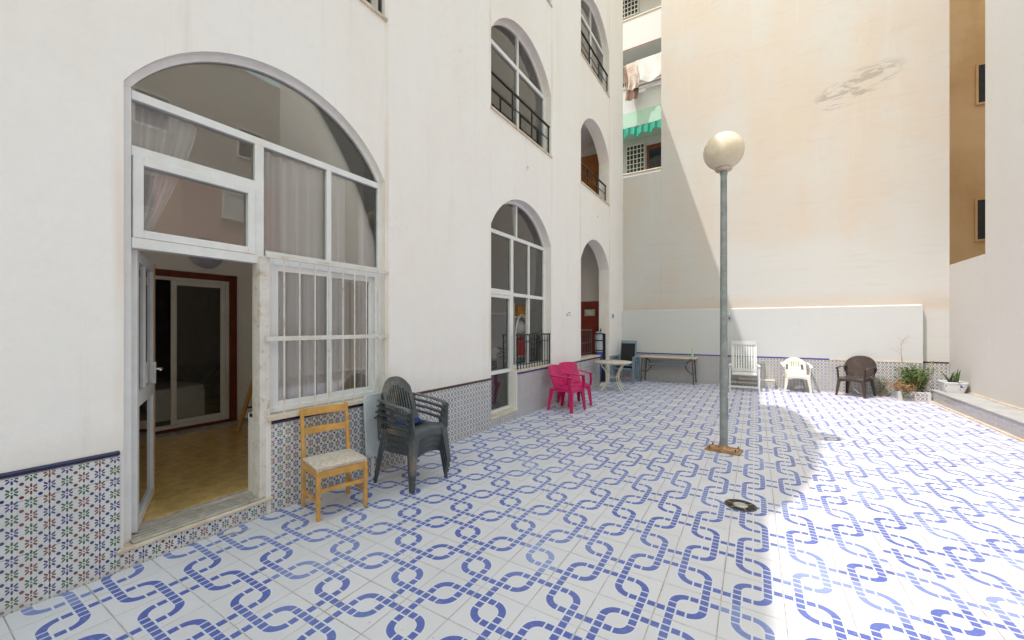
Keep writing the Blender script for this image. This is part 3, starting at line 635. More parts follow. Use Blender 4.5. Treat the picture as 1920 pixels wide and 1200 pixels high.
def railing(y0, y1, z0, z1, x, n, m, mids=(.25,), w=.02):
    mb = MB(); mb.box(x-.02, x+.02, y0, y1, z1-.025, z1)
    for f_ in mids: mb.box(x-.007, x+.007, y0, y1, z0+(z1-z0)*f_-.008, z0+(z1-z0)*f_+.008)
    r_ = mb.build('railing', m, apt)
    for k in range(n):
        yy = y0+.03+(y1-y0-.06)*k/(n-1); thick = w if k in (0, n-1) or n < 6 else w*.6
        MB().box(x-thick/2, x+thick/2, yy-thick/2, yy+thick/2, z0, z1-.025).build('bar', m, r_)
    return r_
railing(6.02, 7.36, .838, 1.46, -.03, 13, m_iron, (.12, .78))
# second-floor and third-floor windows with railings
def upper_window(ci, li):
    y0, y1 = COLS[ci]; sp_ = 3.22+li*S; zb = 5.066+(li-1)*S; mb = MB()
    arch_frame(mb, y0, y1, sp_, .63, .05, X0, X1); mb.box(X0, X1, y0, y0+.05, zb, sp_); mb.box(X0, X1, y1-.05, y1, zb, sp_); mb.box(X0, X1+.005, y0+.05, y1-.05, sp_-.045, sp_+.025); mb.box(X0, X1+.004, y0+.05, y1-.05, zb, zb+.06)
    w_ = mb.build('window_frame', m_white, apt); ym = (y0+y1)/2
    part('mullion', m_white, w_, (X0, X1+.003, ym-.03, ym+.03, zb+.06, sp_-.045)); part('mullion', m_white, w_, (X0, X1+.003, ym-.02, ym+.02, sp_+.025, sp_+.59))
    pane(w_, y0+.05, ym-.03, zb+.05, sp_-.04, -.18); pane(w_, ym+.03, y1-.05, zb+.05, sp_-.04, -.18)
    arch_pane(w_, in_arc(y0, y1, sp_+.01, .62, .05, y0+.04, ym-.02), -.18); arch_pane(w_, in_arc(y0, y1, sp_+.01, .62, .05, ym+.02, y1-.04), -.18)
    mb = MB(); mb.grid(lambda u, v: (-.235+.016*math.sin(u*60)+.008*math.sin(u*23+1), y0+.06+u*(y1-y0-.12), zb+.08+v*(sp_+.30-zb)), 90, 3)
    cu = mb.build('curtain', m_curtain, None, smooth=True, loc=(XW, 0, 0))
    return cu
names = {(2,1): 'white curtain in the upstairs window above the open doorway', (3,1): 'white curtain in the arched upstairs window above the glazed narrow door', (4,2): 'white curtain in the topmost arched window above the open gallery', (3,2): 'white curtain in the top floor window above the railed curtained window', (2,2): 'white curtain in the top floor window above the open doorway bay'}
for (ci, li), lb in names.items():
    cu = upper_window(ci, li); tag(cu, lb, 'curtain', 'curtains behind the upper arched windows')
    if True:
        zb = 5.066+(li-1)*S; y0, y1 = COLS[ci]
        railing(y0+.002, y1-.002, zb+.01, zb+.62, -.05, 4, m_iron, (.06, .55), .024)
for ci in (0, 1):
    for li in (0, 1, 2):
        if (ci, li) == (1, 0): continue                    # unseen bay left unglazed to bring extra daylight into the lengthened room
        y0, y1 = COLS[ci]; MB().prism([(-.18, y, z) for y, z in [(y0, .83 if li == 0 else 5.066+(li-1)*S)] + arc(y0, y1, 3.22+li*S, .63, 16) + [(y1, .83 if li == 0 else 5.066+(li-1)*S)]], (-.01, 0, 0)).build('pane', m_screen, apt)

# third bay: open galleries
gal = MB(); gx = -2.2; gy = 11.75
for (z0, z1) in ((.02, 4.3), (5.03, 7.15)):
    gal.box(gx-.08, gx, 8.5, gy, z0, z1); gal.box(gx, -.302, gy, gy+.08, z0, z1); gal.box(gx, -.302, 8.42, 8.5, z0, z1); gal.box(gx, -.302, 8.5, gy, z1, z1+.08); gal.box(gx, -.302, 8.5, gy, z0-.06, z0-.002)
gal.build('gallery_wall', m_reveal, apt)
gd = part('door', m_reddoor, apt, (-2.1, -.33, gy-.05, gy-.002, .03, 2.37), bevel=.006)
for k, (a, b) in enumerate(((-2.02, -1.32), (-1.2, -.5))):
    for (z0, z1) in ((.2, 1.05), (1.18, 1.80)): part('door_panel', m_reddoor, gd, (a, b, gy-.062, gy-.051, z0, z1), bevel=.005)
part('door_sign', m_sign, gd, (-.95, -.62, gy-.07, gy-.051, 1.92, 2.12))
part('door_sign', m_whitepl, gd, (-.88, -.69, gy-.074, gy-.0705, 1.96, 2.08))
DT = 6.86
gd = part('door', m_orangedoor, apt, (-1.7, -.33, gy-.05, gy-.002, 5.035, DT), bevel=.006)
part('door_panel', m_orangedoor, gd, (-1.5, -.55, gy-.062, gy-.051, 5.2, DT-.2), bevel=.005)
railing(8.98, 10.30, .838, 1.52, -.22, 9, m_irong, (.1, .5), .022)
railing(8.975, 11.115, 5.07, 5.62, -.10, 4, m_iron, (.1, .55), .024)

# curtains of the ground floor
def curtain(label, ya, yb, za, zb, x, fold=46, amp=.018, tie=None):
    def f(u, v):
        w = 1.0; y = ya+u*(yb-ya)
        if tie: 
            k = max(0, 1-v)**1.3; y = y*(1-k*tie[1]) + tie[0]*k*tie[1]
        return (x+amp*math.sin(u*fold)+amp*.5*math.sin(u*fold*.37+1), y, za+v*(zb-za))
    o = MB().grid(f, 120, 10).build('curtain', m_curtain, None, smooth=True, loc=(XW, 0, 0)); return tag(o, label, 'curtain', 'curtains of the ground floor room')
curtain('white sheer curtain hanging behind the barred window, bunched from its middle post', 1.86, 2.67, .86, 3.14, -.158)
curtain('narrow white curtain at the far jamb of the barred window', 2.84, 3.03, .86, 3.14, -.158, 14)
curtain('white sheer curtain drawn sideways above the open doorway', .93, 1.38, 2.24, 3.16, -.165, 30, .016, (.98, .75))

# things in the first room
lad = thing('ladder', 'wooden and black metal stepladder leaning inside the open doorway', 'ladder', (-6.05, 2.72, .161), 0)
for k, y in enumerate((0.0, .42)): MB().bar((0+.0, y-.02, 0), (-.42, y+.62, 1.45), .045, .03).build('side_rail', m_oak if k == 0 else m_iron, lad)
MB().bar((.42, .05, 0), (-.40, .66, 1.42), .03, .03).build('side_rail', m_iron, lad)
for t_ in (.2, .42, .64, .84): MB().bar((-.42*t_, -.02+.64*t_, 1.45*t_), (-.42*t_, .40+.64*t_, 1.45*t_), .03, .02).build('rung', m_iron, lad)
lamp_i = thing('ceiling_lamp', 'round lavender glass wall lamp above the brown sliding door frame', 'lamp', (XW+rx0, 2.62, 2.66), 0)
MB().add(*(lambda v, f: (v, f))([( .02+.07*math.cos(a)*1.0, .22*math.sin(a)*math.cos(b), .22*math.sin(a)*math.sin(b)) for a in [math.pi/2*k/6 for k in range(7)] for b in [2*math.pi*j/24 for j in range(24)]], [(k*24+j, k*24+(j+1)%24, (k+1)*24+(j+1)%24, (k+1)*24+j) for k in range(6) for j in range(24)])).build('lamp_shade', m_lampv, lamp_i, smooth=True)
MB().box(0, .022, -.06, .06, -.06, .06).build('mounting_plate', m_white, lamp_i)
bed = thing('bed', 'low bed with white sheet in the dim bedroom behind the sliding door', 'bed', (XW+rx0-1.5, 2.1, .156), 0)
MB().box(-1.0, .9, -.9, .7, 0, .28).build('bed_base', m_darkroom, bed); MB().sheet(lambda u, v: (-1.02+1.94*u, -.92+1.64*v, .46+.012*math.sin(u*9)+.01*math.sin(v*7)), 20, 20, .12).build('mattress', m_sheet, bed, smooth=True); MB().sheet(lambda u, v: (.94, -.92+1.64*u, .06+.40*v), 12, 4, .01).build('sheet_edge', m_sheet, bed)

# ------------------------------------------------------------------ rear building, its plinth and dado
rb = thing('rear_building', 'tall blank rear building with stained cream wall and white lower band', 'building', (0, YB, 0))
mb = MB(); mb.box(-2.40, XR, 0, 4.0, 0, 19); mb.build('wall', m_back, rb)
bandw = MB(); bandw.box(-3.548, 3.20, YBAND-YB, -.002, 0, 2.07); bandw.add([(-3.548,YBAND-YB,2.07),(3.20,YBAND-YB,2.07),(3.20,-.002,2.10),(-3.548,-.002,2.10)], [(0,1,2,3)])
bnd = bandw.build('lower_band', m_band, rb)
dado(bnd, [(-3.53, 3.195, 0, .775)], 'x', YBAND-YB, 0, .03, m_btile)
border(bnd, -3.53, 1.55, m_purple, .778, .034, 'x', YBAND-YB, .21, .03)
part('plain_cap', m_cream, bnd, (1.56, 3.195, YBAND-YB-.016, YBAND-YB, .778, .80))
rwall = rb.children[0]
dado(rwall, [(3.205, XR-.005, 0, .775)], 'x', 0, 0, .03, m_btile); border(rwall, 3.21, XR-.01, m_brownglaze, .778, .034, 'x', 0, .21, .03)
mb = MB(); mb.box(-3.548, -2.402, .002, .25, 0, 6.26); lowall = mb.build('boundary_wall', m_back, None, loc=(0, YB, 0)); tag(lowall, 'high cream stained wall joining the white facade to the rear building', 'wall')
eb = thing('electrical_box', 'small grey electrical box on the white band behind the lamp post', 'box', (-.60, YBAND, 1.84)); MB().box(-.04, .04, -.04, 0, -.06, .06).build('box_body', m_sleeve, eb, bevel=.006); MB().box(-.02, .02, -.046, -.041, -.03, .0).build('cover', m_iron, eb); MB().tube([(0, -.015, .06), (0, -.012, .22)], .008).build('conduit', m_white, eb)

# ------------------------------------------------------------------ right side
def tiled_curb():
    r_ = thing('tiled_bench', 'long low kerb bench with speckled tile front along the right wall', 'bench', (3.19, 0, 0))
    part('core', m_right, r_, (.012, .458, -3.2, 11.9, 0, .235)); 
    n = 40
    for k in range(-14, 57):
        a = k*.21
        if a+.21 > 11.9 or a < -1: continue
        for q in (0, 1): MB().box(0, .0115, a+.001, a+.209, .03+q*.108, .03+(q+1)*.108-.002).build('wall_tile', m_ctile, r_)
    for k in range(13):
        a = -1.0+k*1.0; MB().box(-.012, .458, a+.002, min(a+.998, 11.9), .237, .262).build('top_slab', m_kerbtop, r_, bevel=.004)
    part('base_strip', m_cream, r_, (-.045, .0, -1, 11.9, .001, .028)); part('back_strip', m_cream, r_, (.43, .458, -1, 11.9, .2622, .285)); return r_
tiled_curb()
lw_ = MB().box(0, .2, 10.92, YB-.002, 0, 2.95).build('boundary_wall', m_right, None, loc=(XR, 0, 0)); tag(lw_, 'lower cream wall closing the gap beside the rear building corner', 'wall')
wb = thing('white_building', 'tall white blank building rising above the tiled kerb bench', 'building', (XR, 0, 0)); MB().box(0, 5, 8.6, 10.9, 0, 17).build('wall', m_right, wb)
mb = MB().box(0, .2, -9, 8.598, 0, 2.95); tag(mb.build('boundary_wall', m_right, None, loc=(XR, 0, 0)), 'long plain patio wall running on from the white building', 'wall')
pb = thing('pink_building', 'low salmon pink building beyond the patio wall, mirrored in the window glass', 'building', (9.0, 0, 0)); MB().box(0, 2.5, 5.6, 12, 0, 7.0).build('wall', m_pink, pb)
for (a, b, z0, z1) in ((6.75, 7.55, 5.5, 6.5), (9.2, 10.0, 5.5, 6.5), (6.75, 7.55, 2.6, 3.8)):
    mb = MB(); fr(mb, a, b, z0, z1, .08, -.06, -.002); w_ = mb.build('window', m_white, pb); pane(w_, a+.07, b-.07, z0+.07, z1-.07, -.02, m_glassdark); part('sill', m_cream, w_, (-.12, -.002, a-.05, b+.05, z0-.06, z0-.003))
gb_ = thing('grey_building', 'long grey building far behind the patio wall, mirrored in the arched glass', 'building', (13.0, 0, 0)); MB().box(0, 4, -14, 14, 0, 13.5).build('wall', m_greyb, gb_)
for k in range(6):
    for z0 in (3.0, 6.2, 9.4):
        a = -9+k*3.6; mb = MB(); fr(mb, a, a+1.2, z0, z0+1.4, .08, -.05, -.002); w_ = mb.build('window', m_white, gb_); pane(w_, a+.07, a+1.13, z0+.07, z0+1.33, -.02, m_screen)
bw = thing('ochre_building', 'shaded ochre building seen down the narrow gap, two dark windows', 'building', (0, 17.0, 0)); MB().box(4.0, 9.5, 0, 2, 0, 20).build('wall', m_brown, bw)
for z0, z1, a in ((4.13, 5.28, 5.53), (8.10, 9.20, 5.55)):
    mb = MB(); mb.box(a-.05, a+1.05, -.05, -.002, z0-.05, z0); mb.box(a-.05, a, -.03, -.002, z0, z1); mb.box(a+1, a+1.05, -.03, -.002, z0, z1); mb.box(a-.05, a+1.05, -.03, -.002, z1, z1+.05)
    w_ = mb.build('window', m_brown, bw); MB().box(a, a+1, -.012, -.006, z0, z1).build('pane', m_screen, w_); MB().box(a+.28, a+.32, -.02, -.013, z0, z1).build('mullion', m_iron, w_)

# ------------------------------------------------------------------ balcony building far left gap
fb = thing('balcony_building', 'white and green balcony building seen through the gap beside the facade', 'building', (0, 17.0, 0))
MB().box(-10, -2.2, 1.2, 4, 0, 22).build('wall', m_far, fb)
for (zs, m, soff) in ((10.0, m_fargreen, .65), (13.3, m_far, .25), (16.6, m_far, .25), (6.7, m_fargreen, .3)):
    b_ = part('balcony', m, fb, (-10, -2.2, 0, 1.198, zs, zs+soff)); part('parapet', m_far, b_, (-10, -2.2, 0, .12, zs+soff+.002, zs+soff+1.05)); part('parapet_cap', m_cream, b_, (-10, -2.2, -.03, .15, zs+soff+1.052, zs+soff+1.10))
    part('fascia_trim', m_redwood if zs > 13 else m_fargreen, b_, (-10, -2.2, -.012, -.001, zs+.02, zs+.06))
def grid_window(x0, x1, z0, z1, nx, nz):
    mb = MB(); mb.box(x0, x1, 1.15, 1.198, z0, z1); w_ = mb.build('window', m_far, fb)
    MB().box(x0+.05, x1-.05, 1.14, 1.149, z0+.05, z1-.05).build('pane', m_screen, w_)
    for k in range(nx+1): MB().box(x0+(x1-x0-.03)*k/nx, x0+(x1-x0-.03)*k/nx+.03, 1.11, 1.139, z0, z1).build('bar', m_white, w_)
    for k in range(nz+1): MB().box(x0, x1, 1.09, 1.109, z0+(z1-z0-.03)*k/nz, z0+(z1-z0-.03)*k/nz+.03).build('bar', m_white, w_)
grid_window(-5.0, -4.18, 8.45, 9.75, 5, 6); grid_window(-5.4, -4.45, 15.6, 17.0, 6, 7); grid_window(-5.6, -4.55, 11.5, 12.7, 4, 5)
d_ = part('door', m_redwood, fb, (-4.10, -2.9, 1.15, 1.198, 7.02, 9.60)); part('door_opening', m_screen, d_, (-4.00, -2.95, 1.14, 1.149, 7.02, 9.40))
# awning valance
mb = MB(); mb.sheet(lambda u, v: (-5.6+3.0*u, -.10+.05*math.sin(u*70)-.10*(1-v), 9.60+.36*v+.07*math.sin(u*37)*(1-v)+.04*math.sin(u*9)), 120, 5, .01)
aw = mb.build('awning', m_awning, None, smooth=True, loc=(0, 17, 0)); tag(aw, 'bunched bright green awning hanging under the balcony in the gap', 'awning')
ln = MB().tube([(-6, -.35, 12.55), (-4.2, -.35, 12.42), (-2.6, -.35, 12.6)], .008).build('clothes_line', m_white, None, loc=(0, 17, 0)); tag(ln, 'washing line strung across the balcony in the gap', 'line')
def cloth(x0, x1, z0, z1, m, label, sag=0, wv=.04, y=-.37):
    o = MB().sheet(lambda u, v: (x0+(x1-x0)*u+.05*math.sin(v*5), y-.03-wv*math.sin(u*11+v*3)*(1-v), z0+(z1-z0)*v - sag*(1-v)*math.sin(math.pi*u)), 24, 12, .006).build('laundry', m, None, smooth=True, loc=(0, 17, 0)); return tag(o, label, 'laundry', 'washing hung on the line in the gap')
cloth(-4.15, -3.0, 11.75, 12.5, m_sheet, 'white bed sheet drying on the washing line in the gap', .25, .06)
cloth(-4.62, -4.12, 10.95, 12.4, m_cloth_b, 'brown garment hanging on the washing line beside the white sheet', 0, .05)
cloth(-4.50, -4.08, 11.35, 12.42, m_cloth_p, 'pale pinkish garment on the washing line overlapping the brown one', .05, .05, -.46)

# ------------------------------------------------------------------ lamp post, drain, small wall things
lp = thing('lamp_post', 'grey lamp post with yellowed globe on a rusty base plate', 'lamp post', (-.346, 5.797, 0))
MB().lathe([(.047, .012), (.047, 1.1), (.044, 1.12), (.038, 3.50), (.036, 3.58)], 20).build('pole', m_pole, lp, smooth=True)
bp = MB().box(-.20, .20, -.125, .125, .001, .022).build('base_plate', m_rust, lp, bevel=.003); bp.rotation_euler = (0, 0, R(-8))
for sx in (-1, 1):
    for sy in (-1, 1): MB().lathe([(.014, .022), (.014, .034), (.007, .034), (.007, .06)], 6, (sx*.15, sy*.09, 0)).build('bolt', m_iron, bp)
MB().box(-.17, .17, -.11, .11, .0225, .034).build('top_plate', m_rust, bp, bevel=.004)
MB().box(.040, .052, -.028, .028, .45, .68).build('access_door', m_pole, lp, bevel=.003)
MB().lathe([(.075, .034), (.06, .06), (.0485, .07)], 16).build('weld_collar', m_rust, lp, smooth=True)
gp = []; Rg = .238
for k in range(25):
    a = math.pi*(.06+.94*k/24); gp.append((max(.001, Rg*math.sin(a)), -Rg*math.cos(a)))
gl_ = MB().lathe(gp, 40).build('globe', m_globe, lp, smooth=True); gl_.location = (0, 0, 3.852); gl_.rotation_euler = (R(4), R(6), 0)
MB().lathe([(.085, 3.60), (.10, 3.612), (.10, 3.625), (.03, 3.63)], 20).build('globe_fitter', m_cream, lp, smooth=True); MB().lathe([(.038, 3.545), (.043, 3.55), (.043, 3.575), (.038, 3.60)], 16).build('collar', m_pole, lp, smooth=True)

dr = thing('drain_cover', 'round cracked grey drain cover set in the patio floor', 'drain', (-.112, 4.10, 0))
MB().lathe([(.130, .001), (.128, .0045), (.118, .006), (.112, .003)], 28).build('rim', m_irong, dr)
MB().lathe([(.1115, .001), (.111, .0036), (.001, .0036)], 28).build('pit', m_black, dr)
MB().lathe([(.058, .0038), (.055, .0075)], 24).build('lid', m_grout, dr)
for k in range(11):
    if k in (3, 8): continue
    a = 2*math.pi*k/11; MB().bar((.059*math.cos(a), .059*math.sin(a), .0052), (.110*math.cos(a), .110*math.sin(a), .0052), .009, .003).build('spoke', m_rust if k % 2 else m_irong, dr)

tp = thing('outdoor_tap', 'small outdoor tap fixed to the white facade above the pink chairs', 'tap', (XW, 8.14, 1.86)); MB().lathe([(.028, 0), (.028, .012)], 12).build('flange', m_steel, tp).rotation_euler = (0, R(90), 0)
MB().tube([(.01, 0, 0), (.08, 0, 0), (.10, 0, -.02), (.10, 0, -.05)], .012, 8).build('spout', m_steel, tp, smooth=True); MB().tube([(.06, 0, .0), (.06, 0, .04)], .007).build('stem', m_steel, tp); MB().box(.035, .085, -.006, .006, .04, .05).build('lever', m_irong, tp)
sw = thing('light_switch', 'small grey weatherproof switch on the facade beside the gallery entrance', 'switch', (XW, 11.40, 1.90)); MB().box(0, .04, -.04, .04, -.06, .06).build('housing', m_sleeve, sw, bevel=.006); MB().box(.041, .047, -.02, .02, -.03, .03).build('rocker', m_irong, sw)
for y, z, lb in ((6.34, 4.5, 'small round vent high on the facade between the stacked arched windows'), (10.13, 4.5, 'small round vent on the facade between the ground and upper galleries')):
    vt = thing('wall_vent', lb, 'vent', (XW, y, z)); o = MB().lathe([(.045, 0), (.045, .008), (.036, .012)], 16).build('cover', m_facade, vt); o.rotation_euler = (0, R(90), 0)
    for q in (-.02, 0, .02): MB().box(.0125, .015, -.028, .028, q*.8-.003, q*.8+.003).build('louvre', m_grout, vt)

# ------------------------------------------------------------------ chairs
def wooden_chair():
    t = thing('wooden_chair', 'honey wood dining chair with cream padded seat against the tiled dado', 'chair', (-3.195, 2.20, 0), -14.8)
    w, d = .395, .385; X = d/2; Y = w/2
    for sy in (-1, 1):
        MB().taper((X, sy*Y, 0), (X, sy*Y, .405), (.030, .030), (.036, .034)).build('leg', m_oak, t, bevel=.004)
        mb = MB(); mb.taper((-X, sy*Y, 0), (-X, sy*Y, .41), (.030, .030), (.036, .032)); mb.taper((-X, sy*Y, .411), (-X-.055, sy*Y, .87), (.036, .032), (.024, .030)); mb.build('leg', m_oak, t, bevel=.004)
        part('side_rail', m_oak, t, (-X+.019, X-.019, sy*Y-.011, sy*Y+.011, .345, .402)); part('stretcher', m_oak, t, (-X+.017, X-.017, sy*Y-.009, sy*Y+.009, .13, .155))
    part('front_rail', m_oak, t, (X-.012, X+.012, -Y+.018, Y-.018, .345, .402)); part('back_rail', m_oak, t, (-X-.010, -X+.010, -Y+.018, Y-.018, .345, .402)); part('stretcher', m_oak, t, (X-.010, X+.008, -Y+.017, Y-.017, .225, .255))
    def slat(z0, z1):
        o = lambda z: -X-.055*(z-.41)/.46
        MB().sheet(lambda u, v: (o(z0+(z1-z0)*v)-.012*math.sin(math.pi*u), -Y+.014+(w-.028)*u, z0+(z1-z0)*v), 10, 2, .016).build('back_slat', m_oak, t, smooth=True)
    slat(.79, .855); slat(.625, .685)
    MB().sheet(lambda u, v: (-X+.01+(d+.0)*u, -Y-.012+(w+.024)*v, .418+.022*(1-(2*u-1)**4)*(1-(2*v-1)**4)), 14, 14, .028).build('seat', m_fabric, t, smooth=True)
    return t
wooden_chair()

def monobloc(name, label, m, loc, rz, kind, group=None, W=.50, D=.46, SH=.41, BH=.86):
    """moulded plastic armchair, front is +x"""
    t = thing(name, label, 'chair', loc, rz, group); X = D/2; Y = W/2; AH = SH+.22
    # seat with rolled front lip
    def sf_(u, v):
        x = -X+.02+(D)*u; y = (v-.5)*(W-.07)*(1-.08*(1-u)); z = SH-.02*math.sin(math.pi*u)-.012*math.sin(math.pi*v)+.012*u
        if u > .9: z -= (u-.9)*.55; x -= (u-.9)*.1
        return (x, y, z)
    keep = None
    if kind in ('white', 'brown'): keep = None
    MB().sheet(sf_, 16, 12, .014, keep).build('seat', m, t, smooth=True)
    # apron under the seat
    MB().sheet(lambda u, v: (X+.012, (u-.5)*(W-.10), SH-.075+.045*(2*u-1)**2*-1+.04*0+(.062)*v), 10, 2, .008).build('front_apron', m, t, smooth=True)
    for sy in (-1, 1): MB().sheet(lambda u, v: (-X+.03+(D-.06)*u, sy*(Y-.035), SH-.07+.055*v), 6, 2, .008).build('side_apron', m, t, smooth=True)
    # legs: angled L-shaped posts that splay outwards
    for sx, sy in ((1,1),(1,-1),(-1,1),(-1,-1)):
        mb = MB(); fx = X+.035 if sx > 0 else -X-.055; fy = Y+.005
        top = SH-.03; lk = 1.35 if kind == 'pink' else 1.1
        mb.taper((fx, sy*fy, 0), (sx*(X-.01), sy*(Y-.03), top), (.036*lk, .012), (.072*lk, .012)); mb.taper((fx+sx*.012, sy*(fy-.018), 0), (sx*(X-.01)+sx*.03, sy*(Y-.03-.03), top), (.012, .034*lk), (.012, .066*lk))
        mb.build('leg', m, t, bevel=.003)
    # arms
    for sy in (-1, 1):
        mb = MB()
        if kind == 'pink':
            mb.sheet(lambda u, v: (-X-.02+(D+.05)*u, sy*(Y-.03+.055*v+.01*math.sin(math.pi*u)), AH-.015*u+.012*math.sin(math.pi*v)), 12, 3, .016)
            mb.sheet(lambda u, v: (X-.035+.07*v-.0*u, sy*(Y-.02+.035*(1-abs(u-.5))), SH-.03+(AH-SH+.02)*u), 8, 3, .014)
        else:
            mb.sheet(lambda u, v: (-X-.05+(D+.07)*u, sy*(Y-.035+.055*v+.02*math.sin(math.pi*u)), AH+.01*math.sin(math.pi*u)+.05*(1-u)**2*(kind != 'brown')-.006*(2*v-1)**2-.03*max(0,u-.85)/.15), 16, 4, .012)
            mb.sheet(lambda u, v: (X-.045+.075*v+.012*(1-u), sy*(Y-.012+.004*math.sin(math.pi*v)-.02*(1-u)), SH-.035+(AH-SH+.03)*u), 8, 3, .012)
        mb.build('arm', m, t, smooth=True)
    # backrest
    lean = .12
    if kind == 'dark':
        H = BH-SH-.04; nu, nv = 27, 16
        def bf(u, v):
            a = 2*u-1; wid = (Y-.045)*(1-.10*v); top = H*(1-.26*abs(a)**2.6)
            z = SH+.0+v*top; return (-X-.01-lean*v*H/.45+.055*(a*a), a*wid, z)
        MB().sheet(bf, nu, nv, .013, lambda i, j: not (3 <= i <= 23 and i % 2 == 1 and 3 <= j <= 12-int(abs(i-13)/4))).build('backrest', m, t, smooth=True)
        # curved side rails that join back and arms
        for sy in (-1, 1): MB().sheet(lambda u, v: (-X-.055+.02*u-.02*v, sy*(Y-.055+.03*u), SH+.02+v*.26), 2, 6, .013).build('back_side', m, t, smooth=True)
    elif kind == 'pink':
        H = BH-SH
        MB().sheet(lambda u, v: (-X+.0-lean*1.1*v+.06*(2*u-1)**2*(1-.3*v), (2*u-1)*(Y-.02)*(1-.12*v), SH+.0+v*H*(1-.05*abs(2*u-1)**3)), 16, 10, .014).build('backrest', m, t, smooth=True)
    elif kind == 'white':
        H = BH-SH-.02
        def bf(u, v):
            a = 2*u-1; return (-X-.01-lean*v+.07*a*a, a*(Y-.03)*(1-.04*v), SH+v*H*(1-.30*abs(a)**2.2))
        MB().sheet(bf, 28, 22, .012, lambda i, j: not ((8 <= i <= 19 and i % 3 == 1 and 10 <= j <= 16 and j % 3 != 0) or (i in (3,4,5,22,23,24) and 6 <= j <= 13))).build('backrest', m, t, smooth=True)
    else:
        H = BH-SH-.02
        def bf(u, v):
            a = 2*u-1; w_ = (Y*.55)+(Y*.58)*math.sin(min(1, v*1.35)*math.pi/2); top = math.sqrt(max(0, 1-abs(a)**2.4))
            return (-X-.01-lean*v+.09*a*a*v, a*w_*min(1, 1), SH+v*H*(.42+.58*top))
        MB().sheet(bf, 26, 18, .016).build('backrest', m, t, smooth=True)
        for sy in (-1, 1): MB().tube([(-X-.10, sy*(Y-.01), SH+.30), (-X-.06, sy*(Y+.0), SH+.16), (-X-.02, sy*(Y-.03), SH)], .018, 8).build('back_stay', m, t, smooth=True)
    return t
base_lab = ['charcoal plastic armchair at the very bottom of the four-chair stack', 'charcoal plastic armchair second from the bottom of the four-chair stack', 'charcoal plastic armchair third from the bottom, just under the slatted-back top chair', 'weathered charcoal plastic armchair with fan-slatted back on top of the stack']
d0 = monobloc('stacking_armchair', base_lab[0], m_dark, (-3.055, 3.0, 0), 0, 'dark', 'stacked charcoal armchairs', W=.50, D=.42, SH=.405, BH=.92)
for k in range(1, 3): dup(d0, (-3.055+.012*k, 3.0+.003*k, .058*k), -1.2*k, base_lab[k])
monobloc('stacking_armchair', base_lab[3], m_darkw, (-3.019, 3.009, .174), -3.6, 'dark', 'stacked charcoal armchairs', W=.50, D=.42, SH=.405, BH=.92)
bc = MB().sheet(lambda u, v: ((u-.5)*.20, (v-.5)*.26, .012+.012*math.sin(u*9+v*4)*math.sin(v*8)), 14, 14, .012).build('folded_cloth', m_blue2, None, smooth=True, loc=(-3.10, 3.02, .585)); tag(bc, 'crumpled dark blue cloth on the seat of the top stacked chair', 'cloth')
p0 = monobloc('pink_armchair', 'bright magenta plastic armchair standing next to the glazed narrow door', m_magenta, (-3.085, 7.08, 0), -8, 'pink', 'magenta armchairs by the facade', W=.50, D=.42, SH=.44, BH=.84)
dup(p0, (-3.17, 7.66, 0), -40, 'bright magenta plastic armchair on the side towards the round table')
monobloc('white_armchair', 'cream white plastic armchair with pierced back against the rear tiled dado', m_whitepl, (.86, 12.03, 0), -86, 'white', None, W=.54, D=.42, SH=.42, BH=.84)
monobloc('brown_armchair', 'dark brown woven-look plastic armchair with fan back in full sun', m_brownpl, (1.97, 11.96, 0), -118, 'brown', None, W=.54, D=.46, SH=.43, BH=.93)

# pale folded board leaning behind the stack
fo = thing('folded_table', 'pale grey folded table top leaning on the dado behind the chair stack', 'table', (-3.47, 2.88, 0), 0)
def rr(y0, y1, z0, z1, r, n=5):
    pts = []
    for cy_, cz, a0 in ((y1-r, z0+r, -90), (y1-r, z1-r, 0), (y0+r, z1-r, 90), (y0+r, z0+r, 180)):
        for k in range(n+1): a = R(a0+90*k/n); pts.append((cy_+r*math.cos(a), cz+r*math.sin(a)))
    return pts
o = MB().prism([(0, y, z) for y, z in rr(-.13, .52, .0, .66, .05)], (.03, 0, 0)).build('table_top', m_board, fo, bevel=.004); o.location = (-.0, 0, .215); o.rotation_euler = (0, R(-4), 0)
for y in (-.05, .42): MB().bar((.015, y, .001), (.015, y, .213), .022, .022).build('leg', m_white, fo)

# round table
rtb = thing('round_table', 'round cream metal bistro table with curved wire legs', 'table', (-3.03, 9.80, 0))
MB().lathe([(.45, .700), (.462, .705), (.462, .722), (.455, .728)], 40).build('table_top', m_roundtop, rtb, smooth=True)
MB().lathe([(.40, .682), (.41, .682), (.41, .699), (.40, .699)], 32).build('under_ring', m_creamiron, rtb)
for k in range(4):
    a = R(45+90*k+10); ca, sa = math.cos(a), math.sin(a)
    for off in (-.035, .035):
        pts = []
        for q in range(11):
            v = q/10; r_ = .36-.20*math.sin(math.pi*min(1, v*1.05))*1.0+.02*(1-v); pts.append((r_*ca-off*sa*(1-.4*v), r_*sa+off*ca*(1-.4*v), .69*v+.004))
        MB().tube(pts, .009, 6).build('leg', m_creamiron, rtb, smooth=True)
MB().tube([(.165*math.cos(2*math.pi*k/16), .165*math.sin(2*math.pi*k/16), .34) for k in range(17)], .007, 6).build('leg_ring', m_creamiron, rtb, smooth=True)

